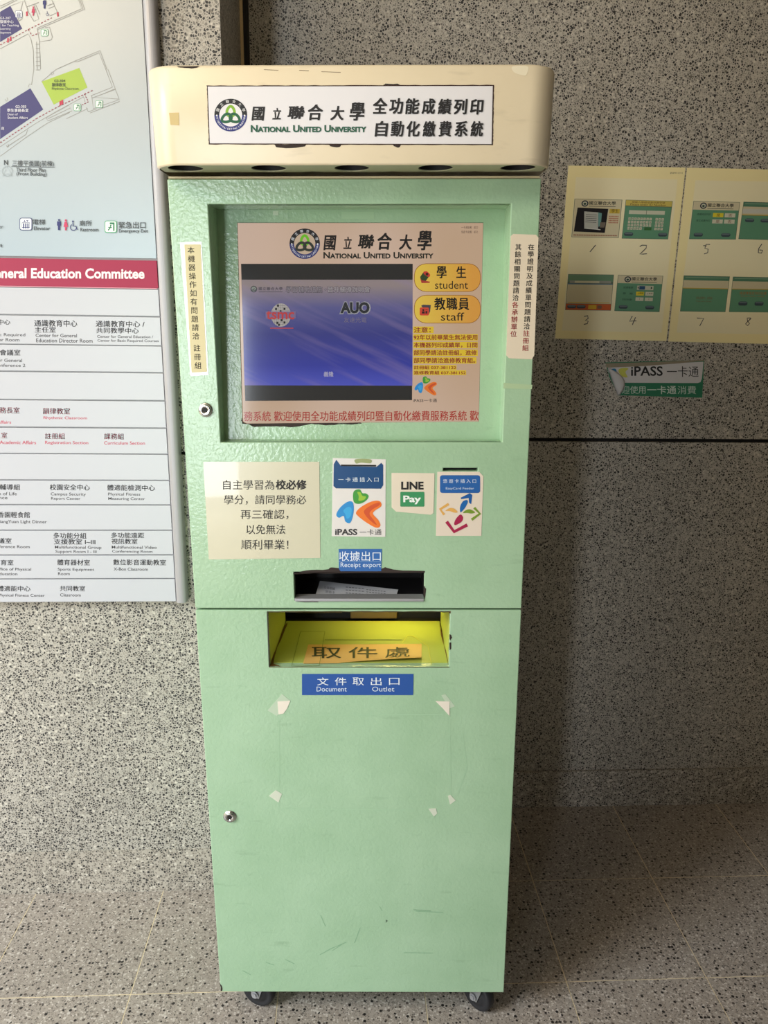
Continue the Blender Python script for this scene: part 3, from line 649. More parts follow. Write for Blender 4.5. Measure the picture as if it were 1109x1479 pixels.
# --- screen
m, nt, b, N, L = nodes('lit_display_background')
tc = N.new('ShaderNodeTexCoord'); n = N.new('ShaderNodeTexNoise'); n.inputs['Scale'].default_value = 3.0; n.inputs['Detail'].default_value = 1; L.new(tc.outputs['Object'], n.inputs[0])
r = ramp(N, [(.35, rgb((186, 156, 128))), (.65, rgb((208, 182, 166)))]); L.new(n.outputs[0], r.inputs[0]); L.new(r.outputs[0], b.inputs['Emission Color'])
b.inputs['Emission Strength'].default_value = .90; b.inputs['Base Color'].default_value = (.02, .02, .02, 1); b.inputs['Roughness'].default_value = .10; PEACH = m
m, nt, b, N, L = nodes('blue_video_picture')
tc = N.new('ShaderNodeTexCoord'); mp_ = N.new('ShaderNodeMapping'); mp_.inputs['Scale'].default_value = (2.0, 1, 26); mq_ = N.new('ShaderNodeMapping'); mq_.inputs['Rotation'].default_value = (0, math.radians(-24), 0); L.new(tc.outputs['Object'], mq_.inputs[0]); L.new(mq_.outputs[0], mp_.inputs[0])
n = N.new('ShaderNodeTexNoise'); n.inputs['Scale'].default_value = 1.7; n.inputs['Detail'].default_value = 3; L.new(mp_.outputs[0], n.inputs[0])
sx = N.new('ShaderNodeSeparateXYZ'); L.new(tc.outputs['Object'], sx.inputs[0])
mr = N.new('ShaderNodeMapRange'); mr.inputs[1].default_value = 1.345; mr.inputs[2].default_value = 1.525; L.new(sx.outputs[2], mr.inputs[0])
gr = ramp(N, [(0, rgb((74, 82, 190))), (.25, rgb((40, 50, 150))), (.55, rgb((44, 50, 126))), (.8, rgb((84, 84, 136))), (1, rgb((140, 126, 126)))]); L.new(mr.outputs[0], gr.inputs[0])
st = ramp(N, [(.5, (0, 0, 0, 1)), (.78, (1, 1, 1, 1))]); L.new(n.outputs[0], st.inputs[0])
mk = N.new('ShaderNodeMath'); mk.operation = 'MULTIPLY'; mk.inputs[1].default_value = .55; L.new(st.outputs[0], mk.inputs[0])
c = mixc(N, L, mk.outputs[0], gr.outputs[0], rgb((140, 122, 160))); L.new(c, b.inputs['Emission Color']); b.inputs['Emission Strength'].default_value = .85  # pale diagonal streaks: screen reflections mixed into the picture's colour
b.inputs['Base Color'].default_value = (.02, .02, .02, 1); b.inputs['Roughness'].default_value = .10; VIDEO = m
scr = slab('display_screen', K, SP, [(342.5, 321.5), (698, 321.5), (691.5, 609), (350, 612)], -.0035, .002, PEACH)
bm = bmesh.new()
EM = .8
k = Ink(SP, -.0032, emit=EM, rough=.10)
E_ = lambda c: mat(c, .22, emit=EM)
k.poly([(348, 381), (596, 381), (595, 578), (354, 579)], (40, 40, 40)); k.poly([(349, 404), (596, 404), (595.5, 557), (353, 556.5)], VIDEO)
emblem(k, 440, 352, 22, (200, 176, 150), top=(40, 40, 44), low=(56, 60, 110), lg=(110, 190, 40), dg=(50, 56, 50))
logo(k, .553, .62, 467, 333, (30, 28, 28)); k.text(NUE, 467, 364, 626, 373.5, (24, 30, 26), .03, caps=True)
k.text('一卡通設備：成功', 666, 326.5, 690, 330.5, (80, 66, 56)); k.text('悠遊卡設備：成功', 666, 333, 690, 337, (80, 66, 56))
m, nt, b, N, L = nodes('yellow_button')
tc = N.new('ShaderNodeTexCoord'); sx = N.new('ShaderNodeSeparateXYZ'); L.new(tc.outputs['Object'], sx.inputs[0]); mr = N.new('ShaderNodeMapRange'); mr.inputs[1].default_value = .10; mr.inputs[2].default_value = .20; L.new(sx.outputs[0], mr.inputs[0])
gr = ramp(N, [(0, rgb((224, 190, 50))), (1, rgb((212, 146, 40)))]); L.new(mr.outputs[0], gr.inputs[0]); L.new(gr.outputs[0], b.inputs['Emission Color']); b.inputs['Emission Strength'].default_value = .8; b.inputs['Base Color'].default_value = (.02, .02, .02, 1); BTN = m
for y0, y1 in ((380.5, 421.5), (426, 467)):
    k.rrect(598, y0, 694, y1, 17, (150, 96, 30)); k.rrect(598.8, y0 + .8, 693.3, y1 - .8, 16.5, BTN)
k.T = (590, 370, .1037)
k.text('學', 390, 135, 530, 308, BLACK, .03); k.text('生', 664, 140, 802, 303, BLACK, .03); k.text('student', 368, 345, 828, 455, BLACK, .0)
k.poly([(160, 290), (215, 212), (262, 215), (300, 262), (240, 345), (180, 340)], (50, 70, 36)); k.blob([(205, 225), (250, 210), (298, 255), (285, 290), (230, 262)], (200, 60, 50)); k.disc(256, 250, 20, (60, 30, 20), seg=14); k.poly([(160, 300), (185, 335), (300, 355), (290, 372), (180, 375)], (170, 60, 50))
k.text('教職員', 358, 575, 845, 750, BLACK, .03, sp=1.1); k.text('staff', 450, 785, 775, 898, BLACK, .0)
k.poly([(175, 690), (200, 676), (310, 680), (300, 770), (275, 825)], (70, 66, 76)); k.rrect(155, 714, 282, 826, 18, (206, 70, 50)); k.disc(205, 750, 15, (50, 30, 30), seg=12); k.rect(185, 768, 225, 800, (50, 30, 30)); k.rect(235, 745, 265, 752, (50, 30, 30)); k.rect(235, 765, 262, 800, (60, 30, 30))
k.T = (500, 250, .2773); YL = (224, 190, 50); RT = (140, 50, 40)
for (s, x0, y0, x1, y1, xh) in (('注意：', 352, 802, 440, 831, 455), ('92年以前畢業生無法使用', 351, 842, 683, 869, 685), ('本機器列印成績單，日間', 351, 882, 683, 909, 685), ('部同學請洽註冊組，進修', 351, 922, 680, 950, 685), ('部同學請洽進修教育組。', 351, 962, 672, 989, 678), ('註冊組 037-381122', 352, 1003, 572, 1022, 574), ('進修教育組 037-381152', 352, 1030, 622, 1049, 624)):
    k.off -= 0; k.rect(349, y0 - 3, xh, y1 + 3, YL); k.text(s, x0, y0, x1, y1, RT, .03)
swirl(k, 355, 1060, 116); k.text('iPASS一卡通', 349, 1174, 472, 1194, (60, 56, 56), .01)
k.T = (0, 0, 1)
k.text('務系統 歡迎使用全功能成績列印暨自動化繳費服務系統 歡', 352, 594, 691, 608.5, (170, 50, 44), .012, dy=-1)
# video picture details
k.T = (340, 380, .2344)
emblem(k, 113, 160, 20, (150, 150, 150), top=(60, 66, 60), low=(60, 66, 70), lg=(120, 140, 110), dg=(60, 70, 60), letters=False)
k.text(NUU, 143, 147, 290, 168, (70, 66, 76), .02, sp=1.2); k.line([(143, 177), (290, 177)], 3, (70, 66, 76))
k.text('學習輔助措施・', 310, 142, 560, 183, (48, 44, 50), .05); k.text('學習輔助措施・', 312, 144, 558, 181, (150, 142, 150), 0); k.text('晉升輔導說明會', 565, 142, 832, 183, (48, 44, 50), .06); k.text('晉升輔導說明會', 567, 144, 830, 181, (168, 160, 164), .01)
k.disc(280, 320, 62, (176, 170, 164), ry=72, seg=26)
for i in range(9): 
    d = -50 + i * 12.5; hh = 72 * math.sqrt(max(0, 1 - (d / 62) ** 2)); k.off -= k.step; k.line([(280 + d, 320 - hh), (280 + d, 320 + hh)], 2, (90, 90, 100))
    d = -58 + i * 14.5; ww = 62 * math.sqrt(max(0, 1 - (d / 72) ** 2)); k.off -= k.step; k.line([(280 - ww, 320 + d), (280 + ww, 320 + d)], 2, (90, 90, 100))
for x, y in ((262, 262), (302, 282), (250, 283), (278, 298), (258, 368), (302, 366), (284, 352), (268, 380)): k.rect(x - 6, y - 7, x + 6, y + 7, (30, 30, 34))
k.rect(186, 298, 372, 342, (120, 104, 140)); k.text('tsmc', 190, 292, 362, 347, (190, 60, 62), .02); k.line([(214, 401), (357, 401)], 6, (188, 70, 72))
k.text('AUO', 640, 236, 834, 316, (158, 158, 164), .09); k.text('AUO', 646, 240, 826, 310, (40, 44, 50), .05); k.text('友達光電', 668, 334, 808, 366, (120, 112, 130), .0); k.text('義隆', 544, 668, 604, 700, (178, 174, 196), .02)
k.build('display_graphics', scr)
# --- receipt slot: dark pocket, steel lip, loose receipt
bm = bmesh.new(); y0, y1 = .018, .13
z0 = RZ0 + .002
A = [(RX0, y0, RZ1), (RX1, y0, RZ1), (RX1, y0, RZ0), (RX0, y0, RZ0)]; B = [(RX0, y1, RZ1), (RX1, y1, RZ1), (RX1, y1, RZ0), (RX0, y1, RZ0)]
va = [bm.verts.new(p) for p in A]; vb = [bm.verts.new(p) for p in B]
for i in range(4): bm.faces.new((va[i], va[(i + 1) % 4], vb[(i + 1) % 4], vb[i]))
bm.faces.new(vb)
rp = bmobj('receipt_pocket', bm, mat((26, 24, 26), .35), K)
bm = bmesh.new(); box(bm, RX0 + .0005, RX1 - .0005, -.0035, .022, RZ0 + .0002, RZ0 + .0058); bmobj('steel_lip', bm, STEEL, rp, bevel=.001)
RP = Surf('K', (0, .06, RZ0 + .016), Vector((0, -.35, 1)))
rc = slab('receipt_slip', None, RP, [(462, 839), (575, 851.5), (571, 865), (455, 861.5)], 0, .0003, mat((160, 160, 165), .6))
k = Ink(RP, .0002, T=(260, 640, .46)); DT = (90, 90, 94)
k.text('交易收據', 452, 449, 486, 458, DT, dy=4); k.text('悠遊卡', 456, 462, 486, 470, DT, dy=3)
for i in range(3): k.dash([(520, 452 + i * 9), (580, 457 + i * 9)], 2.4, DT, 7, 3)
for i in range(3): k.dash([(585, 460 + i * 7), (645, 466 + i * 7)], 2.2, DT, 6, 3)
kk = k.build('printed_lines', rc)
for o in (rc, kk):
    o.data.transform(KR.to_4x4())
tag(rc, 'small white receipt lying inside the dark upper receipt slot', 'receipt')
# --- document outlet
bm = bmesh.new(); yb_ = .262
def quadf(*p, mi=0): bm.faces.new([bm.verts.new(q) for q in p]).material_index = mi
zc = DZ1 + .012
prism(bm, [(DX0 - .001, .016, DZ0 + .0005), (DX1 + .001, .016, DZ0 + .0005), (DX1 - .002, .236, .8302), (DX0 + .002, .236, .8302)], (0, 0, 1), .002)
prism(bm, [(DX0, .016, DZ0 - .003), (DX0, .016, zc), (DX0, .236, zc), (DX0, .236, DZ0 - .008)], (1, 0, 0), .002)
prism(bm, [(DX1, .016, DZ0 - .003), (DX1, .016, zc), (DX1, .236, zc), (DX1, .236, DZ0 - .008)], (-1, 0, 0), .002)
m, nt, b, N, L = nodes('yellow_green_chute_paint'); b.inputs['Base Color'].default_value = rgb((176, 190, 92)); b.inputs['Roughness'].default_value = .4
tray = bmobj('document_tray', bm, m, K)
bm = bmesh.new(); box(bm, DX0 - .004, DX1 + .004, .262, .268, .80, zc + .01); box(bm, DX0 - .004, DX1 + .004, .236, .262, .80, .826); box(bm, DX0 - .004, DX1 + .004, .018, .268, zc, zc + .004); bmobj('inner_housing', bm, DARK, tray)
bm = bmesh.new(); box(bm, -.028, .075, .242, .262, .832, .90); box(bm, -.15, -.045, .250, .262, .842, .862); bmobj('printer_mechanism', bm, mat((104, 84, 54), .4), tray, bevel=.003)
bm = bmesh.new(); box(bm, .0, .13, .19, .21, zc - .012, zc - .004); bmobj('light_strip', bm, mat((255, 226, 90), emit=3), tray)
lt = area('outlet_light', (0, 0, 0), (0, 0, -1), .16, .012, .36, (1.0, .80, .22)); lt.parent = tray; lt.location = (.06, .196, zc - .014); lt.rotation_euler = (math.radians(-8), math.radians(6), 0)
TS = Surf('K', (0, .016, DZ0 + .0005), Vector((0, (DZ0 + .0005 - .8302) / .22, 1)))
# paper label on the tray with curled front edge
bm = bmesh.new(); rows = []
for i in range(25):
    u = i / 24; col = []
    for j in range(7):
        v = j / 6; x = (445 + 164 * u) * (1 - v) + (437.6 + 171 * u) * v; y = (931 - 1 * u) * (1 - v) + (958.5 - 1.5 * u) * v
        lift = .0006 + (.008 * max(0, (u - .3)) ** .7 * max(0, v - .72) ** 1.2 * 6 if u > .3 else 0)
        p = TS.hit(x, y, .0006); col.append(bm.verts.new(p + TS.n * (lift - .0006) + Vector((0, lift * .6, 0))))
    rows.append(col)
for A, B in zip(rows, rows[1:]):
    for j in range(6): bm.faces.new((A[j], B[j], B[j + 1], A[j + 1]))
lab = bmobj('paper_label', bm, mat((222, 180, 106), .5), tray, 'tan paper label in the lit outlet', smooth=True)
k = Ink(TS, .0016); c_ = (52, 60, 30)
for s, x0, x1 in (('取', 450, 493), ('件', 503, 545), ('處', 556, 592)): k.text(s, x0, 934.5, x1, 950.5, c_, .0)
k.build('lettering', lab)
k = Ink(TS, .0008)
k.line([(434, 912), (469, 912), (461, 961), (421, 962)], .7, (110, 130, 50), True); k.line([(469, 924), (580, 924)], .7, (110, 130, 50)); k.line([(581, 928), (588, 918), (597, 919), (618, 933), (623, 960)], .8, (210, 210, 90))
k.build('tape_outline', tray)
# rust on opening edges
def jag(pts, amp, n=5, seed=1):
    rnd = random.Random(seed); out = []
    for a, b in zip(pts, pts[1:] + pts[:1]):
        for i in range(n):
            t = i / n; out.append((a[0] + (b[0] - a[0]) * t + rnd.uniform(-amp, amp), a[1] + (b[1] - a[1]) * t + rnd.uniform(-amp, amp)))
    return out
k = Ink(TS, .0006); k.poly(jag([(390, 962), (393, 950), (411, 903), (415, 899), (413, 906), (397, 945), (395, 958), (404, 962)], .8, 4, 3), (96, 66, 28)); k.poly(jag([(647, 961), (634, 902), (635, 899), (640, 925), (647, 950)], .8, 4, 5), (96, 66, 28)); k.build('rust_stain', tray, 'rusty edge of the tray')
CHIP = (48, 36, 32)
k = Ink(KF, .00025, rough=.8); k.step = 0
k.poly(jag([(423, 829), (440, 824), (474, 822), (480, 819), (520, 824.5), (548, 823), (556, 819), (572, 823), (613, 825), (613, 827), (423, 828)], .6, 4, 2), CHIP)
k.poly(jag([(612, 846), (615, 850), (614, 866), (611.5, 862)], .5, 3, 4), CHIP); k.poly(jag([(425, 868), (440, 870), (460, 869.5), (460, 868.5)], .3, 3, 8), CHIP)
k.build('worn_paint_edge', ud, 'dark chipped edge round the receipt slot')
k = Ink(KF, .00025, rough=.8); k.step = 0
k.poly(jag([(386, 884), (386, 882.6), (649, 882.8), (649, 884)], .5, 20, 6), (84, 76, 50)); k.poly(jag([(385.6, 883), (387, 884), (390, 963), (388.4, 964)], .35, 8, 9), CHIP)
k.poly(jag([(649, 916), (651.5, 917), (653, 921), (650.5, 925), (649, 923)], .3, 2, 11), CHIP); k.poly(jag([(649, 928), (652, 928), (651.5, 937), (649.5, 939)], .3, 2, 12), CHIP); k.poly(jag([(647, 882.8), (651, 882.5), (651, 886), (648.5, 886)], .3, 2, 13), (96, 72, 40)); k.poly(jag([(389, 963), (389, 964), (649, 964.3), (649, 963.2)], .3, 16, 17), (110, 110, 70))
k.poly(jag([(317.5, 1420), (320.5, 1424), (321.5, 1430), (319, 1432)], .6, 2, 14), CHIP)
for L in ([(583, 1376), (625, 1376.5)], [(462, 1379), (478, 1370), (500, 1361)], [(480, 1373), (494, 1364)], [(412, 1386), (425, 1392)], [(384, 1390), (396, 1394)], [(520, 1340), (512, 1362)], [(548, 1309), (552, 1316)], [(640, 1318), (600, 1316)], [(470, 1338), (463, 1322)], [(350, 1402), (362, 1408)]): k.line(L, .8, (128, 168, 134))
for L in ([(403, 1040), (403, 1168)], [(649, 1042), (651, 1150)], [(410, 1033), (640, 1032)], [(404, 1168), (600, 1170)], [(668, 1060), (674, 1110), (660, 1150)]): k.line(L, 1.6, (158, 192, 158))
k.line([(597, 1314), (622, 1315.5)], .9, (118, 158, 124)); k.poly([(557, 1328), (560, 1330), (557, 1333)], (90, 110, 90))
k.build('worn_paint_edge', ld, 'chipped and rusty spots on the lower door')
k = Ink(SP, .0003, rough=.8); k.poly(jag([(350, 604), (350, 612), (480, 611), (520, 610.5), (524, 611.5), (512, 613), (495, 612.5), (470, 614.5), (450, 612), (425, 617), (405, 616), (385, 615.5), (368, 617), (356, 612), (348, 608)], .5, 4, 21), CHIP)
k.build('worn_paint_edge', ud, 'black sealant remains under the screen')
k = Ink(SP, .0003, rough=.3); k.rect(394, 304.5, 402, 311, (196, 214, 190)); k.rect(493, 306, 540, 316, (164, 196, 160)); k.build('tape_piece', ud)
# --- locks
def lock(px, py, r, par, lab=None):
    c = KF.hit(px, py)
    bm = bmesh.new(); lathe(bm, c, (0, -1, 0), [(r * 1.28, 0), (r * 1.28, .001), (r * 1.12, .0022), (r * 1.0, .0022), (r * 1.0, .004), (r * .94, .005), (r * .55, .005), (r * .45, .0035), (r * .38, .0035)], 36)
    o = bmobj('door_lock', bm, CHROME, par)
    bm = bmesh.new(); cyl(bm, c + Vector((0, -.0036, 0)), (0, -1, 0), r * .40, .0006, 20); bmobj('keyhole', bm, DARK, o); return o
lock(297, 592, .0098, ud); lock(332, 1179, .0105, ld)
# --- canopy
CXa, CXb, CY0, CY1, CZa, CZb, CR_ = -.3075, .3055, -.070, .300, 1.6965, 1.8335, .042
def outline(x0, x1, y0, y1, r, n=8):
    P = []
    for (cx, cy, a0) in ((x0 + r, y0 + r, 180), (x1 - r, y0 + r, 270)):
        for i in range(n + 1):
            a = math.radians(a0 + 90 * i / n); P.append((cx + r * math.cos(a), cy + r * math.sin(a)))
    return P + [(x1, y1), (x0, y1)]
prof = [(CZa, .0025), (CZa + .0012, .0006), (CZa + .003, 0), (CZb - .005, 0), (CZb - .0015, .0012), (CZb, .004)]
bm = bmesh.new(); R_ = []
for z, ins in prof:
    tl = (z - CZa) / (CZb - CZa)      # hood tapers a touch downwards
    R_.append([bm.verts.new((x, y, z)) for x, y in outline(CXa + ins + .004 * (1 - tl) - .002, CXb - ins + .002 - .003 * (1 - tl), CY0 + ins, CY1, CR_)])
for A, B in zip(R_, R_[1:]):
    for i in range(len(A)): bm.faces.new((A[i], A[(i + 1) % len(A)], B[(i + 1) % len(A)], B[i]))
bm.faces.new(R_[-1])
for f in bm.faces: f.smooth = True
cano = bmobj('top_canopy', bm, CREAM, K)
# underside with five round openings in a row
bm = bmesh.new(); hx = [-.2613, -.1316, -.0019, .1287, .2570]; hr = .0272; uy = -.034; zu = CZa + .0012
cell = [(-.3015, -.1965), (-.1965, -.0668), (-.0668, .0634), (.0634, .1929), (.1929, .2995)]
for (xa, xb), cxx in zip(cell, hx):
    ya, yb2 = -.0665, -.002; ring = []; sq = []; n = 32
    for i in range(n):
        a = 2 * math.pi * i / n; ca, sa = math.cos(a), math.sin(a)
        t = min(((xb - cxx) if ca > 0 else (cxx - xa)) / max(abs(ca), 1e-6), ((yb2 - uy) if sa > 0 else (uy - ya)) / max(abs(sa), 1e-6))
        qx, qy = cxx + ca * t, uy + sa * t
        if abs(qx) > .27 and qy < -.045:      # follow the rounded corner
            cx_ = math.copysign(.262, qx); d = Vector((qx - cx_, qy + .028)); 
            if d.length > .0385: d *= .0385 / d.length; qx, qy = cx_ + d.x, -.028 + d.y
        ring.append(bm.verts.new((cxx + hr * ca, uy + hr * sa, zu))); sq.append(bm.verts.new((qx, qy, zu)))
    for i in range(n): bm.faces.new((ring[i], ring[(i + 1) % n], sq[(i + 1) % n], sq[i]))
uo = bmobj('canopy_underside', bm, paint('underside_shade_tone', (178, 180, 150), (186, 188, 158)), cano);  # cream made darker and greener in colour to stand in for shade
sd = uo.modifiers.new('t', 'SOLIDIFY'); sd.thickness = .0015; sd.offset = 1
bm = bmesh.new(); box(bm, CXa + .010, CXb - .008, -.0025, CY1 - .002, 1.6885, 1.6915); bmobj('canopy_base_rail', bm, mat((200, 186, 150), .5), cano)
for cxx in hx:
    bm = bmesh.new(); lathe(bm, (cxx, uy, zu + .0016), (0, 0, 1), [(hr + .002, 0), (hr + .002, .03), (0, .03)], 28); bmobj('downlight_recess', bm, DARK, cano)
CF = Surf('K', (0, CY0, 0), (0, -1, 0))
k = Ink(CF, .0003, rough=.8); k.step = 0
k.poly(jag([(298.5, 123.5), (713.5, 122.5), (712, 209.5), (301.5, 208.7)], .35, 40, 31), (60, 40, 34))
for P in ([(553, 123), (556, 121), (574, 120.8), (578, 123)], [(396, 208.5), (399, 213), (420, 214), (440, 212), (442, 208.5)], [(474, 208.5), (478, 212), (490, 212.5), (494, 208.5)], [(566, 208.5), (570, 212), (576, 213), (580, 208.5)]): k.poly(jag(P, .5, 3, 33), CHIP)
k.poly(jag([(255, 95.5), (258, 97), (266, 98), (276, 99), (284, 98), (288, 95.5)], .3, 3, 35), CHIP)
k.line([(381, 100.5), (402, 101.5)], .7, (120, 100, 76)); k.line([(432, 101.5), (446, 102.2)], .8, (120, 100, 76)); k.line([(464, 103.5), (492, 104.5)], .7, (120, 100, 76)); k.blob([(740, 96), (762, 96), (760, 108), (752, 108), (742, 104)], (232, 222, 196))
k.build('worn_paint_edge', cano, 'chipped black edge around the sign opening')
pl = slab('sign_panel', cano, CF, [(300, 125), (711.5, 124.3), (709.8, 208), (303, 207)], .0008, .0005, mat((226, 224, 228), .5))
k = Ink(CF, .0011, T=(190, 60, .5771))
emblem(k, 248, 184, 41, (226, 224, 228))
logo(k, 1, 1, 300, 152, (24, 22, 24)); k.text(NUE, 298, 209, 588, 227, (30, 88, 66), .035, caps=True)
for i, t in enumerate('全功能成績列印'): k.text(t, 604 + i * 40.4, 141 + i * .5, 640 + i * 40.2, 181 + i * .3, (24, 22, 24), .04, shear=.1)
for i, t in enumerate('自動化繳費系統'): k.text(t, 608 + i * 39.9, 199, 642 + i * 39.7, 238, (24, 22, 24), .035, shear=.1)
k.build('lettering', pl)
CC = Surf('K', (0, CY0 + .004, 0), (0, -1, 0))
slab('tape_residue', cano, CF, [(244, 163), (258, 162.5), (258.5, 181), (246, 180)], .0004, .0004, mat((206, 184, 128), .5))
# --- stickers on the doors
def sticker(name, pts, m, par, off=.0007, label=None): return slab(name, par, KF, pts, off, .0006, m, label)
def kin(T=(0, 0, 1), off=.0009, **a): return Ink(KF, off, T=T, **a)
LAM = mat((206, 201, 176), .25, coat=.3)
sv = sticker('notice_label', [(260, 350), (291, 349), (301, 541.5), (275, 543)], mat((196, 206, 170), .15, coat=.5), K, .0005, 'narrow vertical cream label with black writing, left of the screen')
k = kin((230, 250, .2773)); k.poly([(130, 372), (215, 370), (248, 1035), (168, 1040)], (216, 206, 164)); k.col('本機器操作如有問題請洽', 165, 402, 190, 850, 38, BLACK, .012); k.col('註冊組', 196, 912, 202, 1003, 38, BLACK, .012); k.build('lettering', sv)
sr = sticker('notice_label', [(741, 338), (774, 339), (777.5, 343), (771.5, 513), (768, 519), (735, 517.5), (731, 513), (737.5, 341)], mat((226, 212, 190), .35), K, .0006, 'rounded vertical label with black and red writing, right of the screen')
k = kin((730, 330, .1319)); k.col('其餘相關問題請洽各承辦單位', 140, 205, 88, 1155, 72, BLACK, .012, 8, (190, 50, 60)); k.col('在學證明及成績單問題請洽註冊組', 281, 205, 218, 1308, 72, BLACK, .012, 12, (190, 50, 60)); k.build('lettering', sr)
nt_ = sticker('paper_notice', [(293.5, 667), (461, 667), (462.5, 806), (301.5, 808)], LAM, K, .0006, 'square cream paper with five lines of writing')
k = kin((260, 640, .46)); c_ = (40, 38, 36)
k.text('自主學習為', 135, 116, 296, 146, c_, .0); k.text('校必修', 300, 115, 397, 146, c_, .04); k.text('學分，請同學務必', 138, 163, 396, 193, c_); k.text('再三確認，', 190, 209, 340, 239, c_); k.text('以免無法', 208, 256, 330, 286, c_); k.text('順利畢業！', 192, 303, 340, 334, c_); k.build('lettering', nt_)
WST = mat((222, 218, 214), .3)
ip = sticker('transit_card_sticker', [(480.5, 661.5), (557, 663.5), (556.5, 775.5), (479, 774.5)], WST, K, .0006, 'white sticker with dark blue top and three coloured leaves')
T8_ = (470, 650, .2164); k = kin(T8_, rough=.3)
k.poly([(55, 95), (72, 65), (105, 108), (340, 112), (372, 85), (385, 100), (385, 235), (370, 258), (70, 256), (53, 240)], (20, 70, 120)); k.poly([(103, 97), (338, 99), (338, 110), (103, 108)], (14, 12, 12)); k.blob([(200, 62), (300, 62), (300, 88), (240, 84), (205, 90)], (150, 160, 110))
k.text('一卡通插入口', 86, 182, 354, 212, (215, 225, 232), .0, sp=1.5); swirl(k, 72, 266, 300); k.text('iPASS', 64, 526, 212, 568, (52, 50, 52), .03); k.text('一卡通', 228, 528, 374, 568, (60, 58, 60), -.01); k.build('lettering', ip)
lp = sticker('mobile_payment_sticker', [(565.3, 683), (627.5, 683.5), (626, 741), (622, 743.5), (572, 739), (565.5, 733)], mat((224, 212, 192), .4), K, .0007, 'small cream sticker with green payment block')
k = kin(T8_); k.text('LINE', 505, 211, 655, 264, BLACK, .04); k.rrect(499, 279, 660, 378, 6, (52, 140, 88)); k.text('Pay', 519, 304, 638, 362, (236, 240, 236), .03); k.build('lettering', lp)
ez = sticker('transit_card_sticker', [(631.5, 681.5), (692, 681.5), (698, 688), (695, 774), (629.5, 774)], mat((226, 212, 196), .3), K, .0006, 'cream sticker with blue top and four coloured arrows')
k = kin(T8_, rough=.3); k.rrect(764, 168, 1032, 287, 16, (40, 96, 166)); k.text('悠遊卡插入口', 784, 194, 1005, 220, (220, 228, 238), .0, sp=1.5); k.text('EasyCard Feeder', 803, 248, 992, 268, (200, 214, 230), .0)
k.blob([(900, 415), (898, 380), (915, 345), (940, 333), (950, 345), (935, 380), (915, 405)], (30, 100, 170)); k.poly([(902, 318), (962, 288), (980, 300), (972, 362), (958, 352), (955, 320), (905, 328)], (30, 90, 160))
k.blob([(800, 405), (830, 387), (860, 392), (882, 415), (860, 418), (830, 408)], (222, 170, 90)); k.line([(822, 360), (765, 395), (792, 432)], 17, (222, 170, 90))
k.blob([(918, 420), (935, 402), (965, 396), (998, 415), (975, 424), (945, 420)], (120, 150, 50)); k.line([(992, 385), (1030, 425), (975, 465)], 17, (120, 150, 50))
k.blob([(900, 430), (918, 450), (908, 478), (872, 500), (858, 494), (870, 460)], (166, 36, 76)); k.line([(808, 478), (858, 545), (946, 500)], 22, (166, 36, 76)); k.build('lettering', ez)
BLU = mat((42, 98, 168), .5)
rs = sticker('slot_sign', [(489, 793), (551.5, 793), (550.5, 825), (492, 825), (489.5, 822)], BLU, K, .0007, 'small blue sign above the receipt slot')
k = kin((260, 640, .46)); k.text('收據出口', 500, 340, 630, 370, (226, 234, 244)); k.text('Receipt export', 504, 375, 631, 394, (214, 226, 240)); k.line([(497, 372), (634, 373)], .9, (150, 180, 215)); k.build('lettering', rs)
ds = sticker('slot_sign', [(436, 973.5), (597, 973.5), (596.5, 1004), (436, 1004)], mat((32, 80, 156), .5), K, .0007, 'wide blue sign below the lit outlet')
k = kin((340, 850, .3246))
for s, x0, x1 in (('文', 364, 414), ('件', 442, 494), ('取', 521, 572), ('出', 602, 650), ('口', 683, 730)): k.text(s, x0, 396 if s != '口' else 398, x1, 431 if s != '口' else 429, (224, 230, 236), -.002)
k.text('Document', 361, 437, 495, 458, (206, 218, 232)); k.text('Outlet', 608, 437, 707, 458, (206, 218, 232)); k.build('lettering', ds)
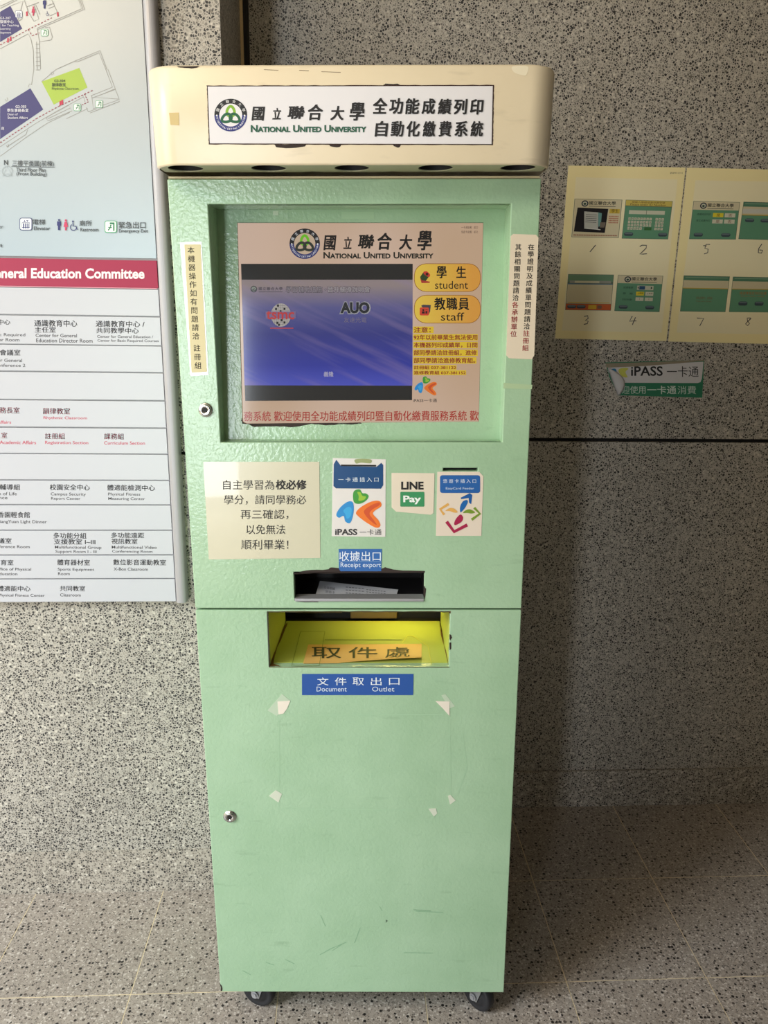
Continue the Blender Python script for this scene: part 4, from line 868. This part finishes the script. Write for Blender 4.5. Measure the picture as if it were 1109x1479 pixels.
# tape scraps on the lower door
def scrap(L, c=(232, 222, 208), T=(370, 980, .2976), off=.0006): 
    return sticker('tape_scrap', [(T[0] + T[2] * x, T[1] + T[2] * y) for x, y in L], mat(c, .3), K, off)
PALE = (184, 202, 178)
scrap([(55, 155), (125, 75), (165, 108), (100, 182)], PALE, off=.0004); scrap([(103, 112), (165, 108), (150, 145), (132, 170), (108, 175)], off=.0009)
scrap([(898, 82), (918, 76), (965, 135), (938, 145)], PALE, off=.0004); scrap([(870, 110), (938, 112), (938, 182), (905, 145)], off=.0009)
for L in ([(62, 570), (95, 542), (125, 560), (108, 602)], [(930, 570), (942, 565), (968, 592), (940, 612)], [(835, 632), (872, 630), (878, 655), (862, 670)]): scrap(L, (206, 212, 194))
slab('tape_piece', K, KF, [(727, 553), (769, 556), (768, 562), (727, 561)], .0003, .0002, mat((176, 200, 160), .2))
# --- castors
def castor(x, y, ang, hub=True):
    zf = -.0146 * x - .0009 * y
    r = .0385; c = Vector((x, y, zf + r)); a = math.radians(ang)
    ax = Vector((math.sin(a), -math.cos(a), 0)); fw = Vector((math.cos(a), math.sin(a), 0)); up = Vector((0, 0, 1))
    bm = bmesh.new(); box(bm, x - .028, x + .028, y - .024, y + .03, ZB - .0045, ZB - .0005)
    cyl(bm, (x, y, ZB - .010), (0, 0, 1), .02, .006, 24)
    for s in (-1, 1):
        o = c + ax * (s * .0165)
        pts = [o + fw * dx + up * dz for dx, dz in ((-.022, .036), (.022, .036), (.018, .018), (.008, -.011), (-.006, -.011), (-.018, .016))]
        prism(bm, pts, ax, .002)
    ca = bmobj('castor', bm, mat((168, 170, 172), .35, .6), K, bevel=.0006)
    bm = bmesh.new(); h = .0125
    lathe(bm, c, ax, [(.010, -h), (.021, -h), (.023, -h + .003), (.029, -h + .002), (.0345, -h + .001), (r - .001, -h + .005), (r, 0), (r - .001, h - .005), (.0345, h - .001), (.029, h - .002), (.023, h - .003), (.021, h), (.010, h)], 40)
    wh = bmobj('wheel', bm, RUBBER, ca)
    bm = bmesh.new(); cyl(bm, c - ax * .0205, ax, .0045, .041, 16); cyl(bm, c + ax * .0185, ax, .0085, .0015, 24); cyl(bm, c + ax * .0185, ax, .0060, .0045, 6); bmobj('axle_bolt', bm, STEEL, ca)
castor(-.228, .050, -22); castor(.254, .048, -48); castor(-.225, .315, 30); castor(.235, .315, 60)
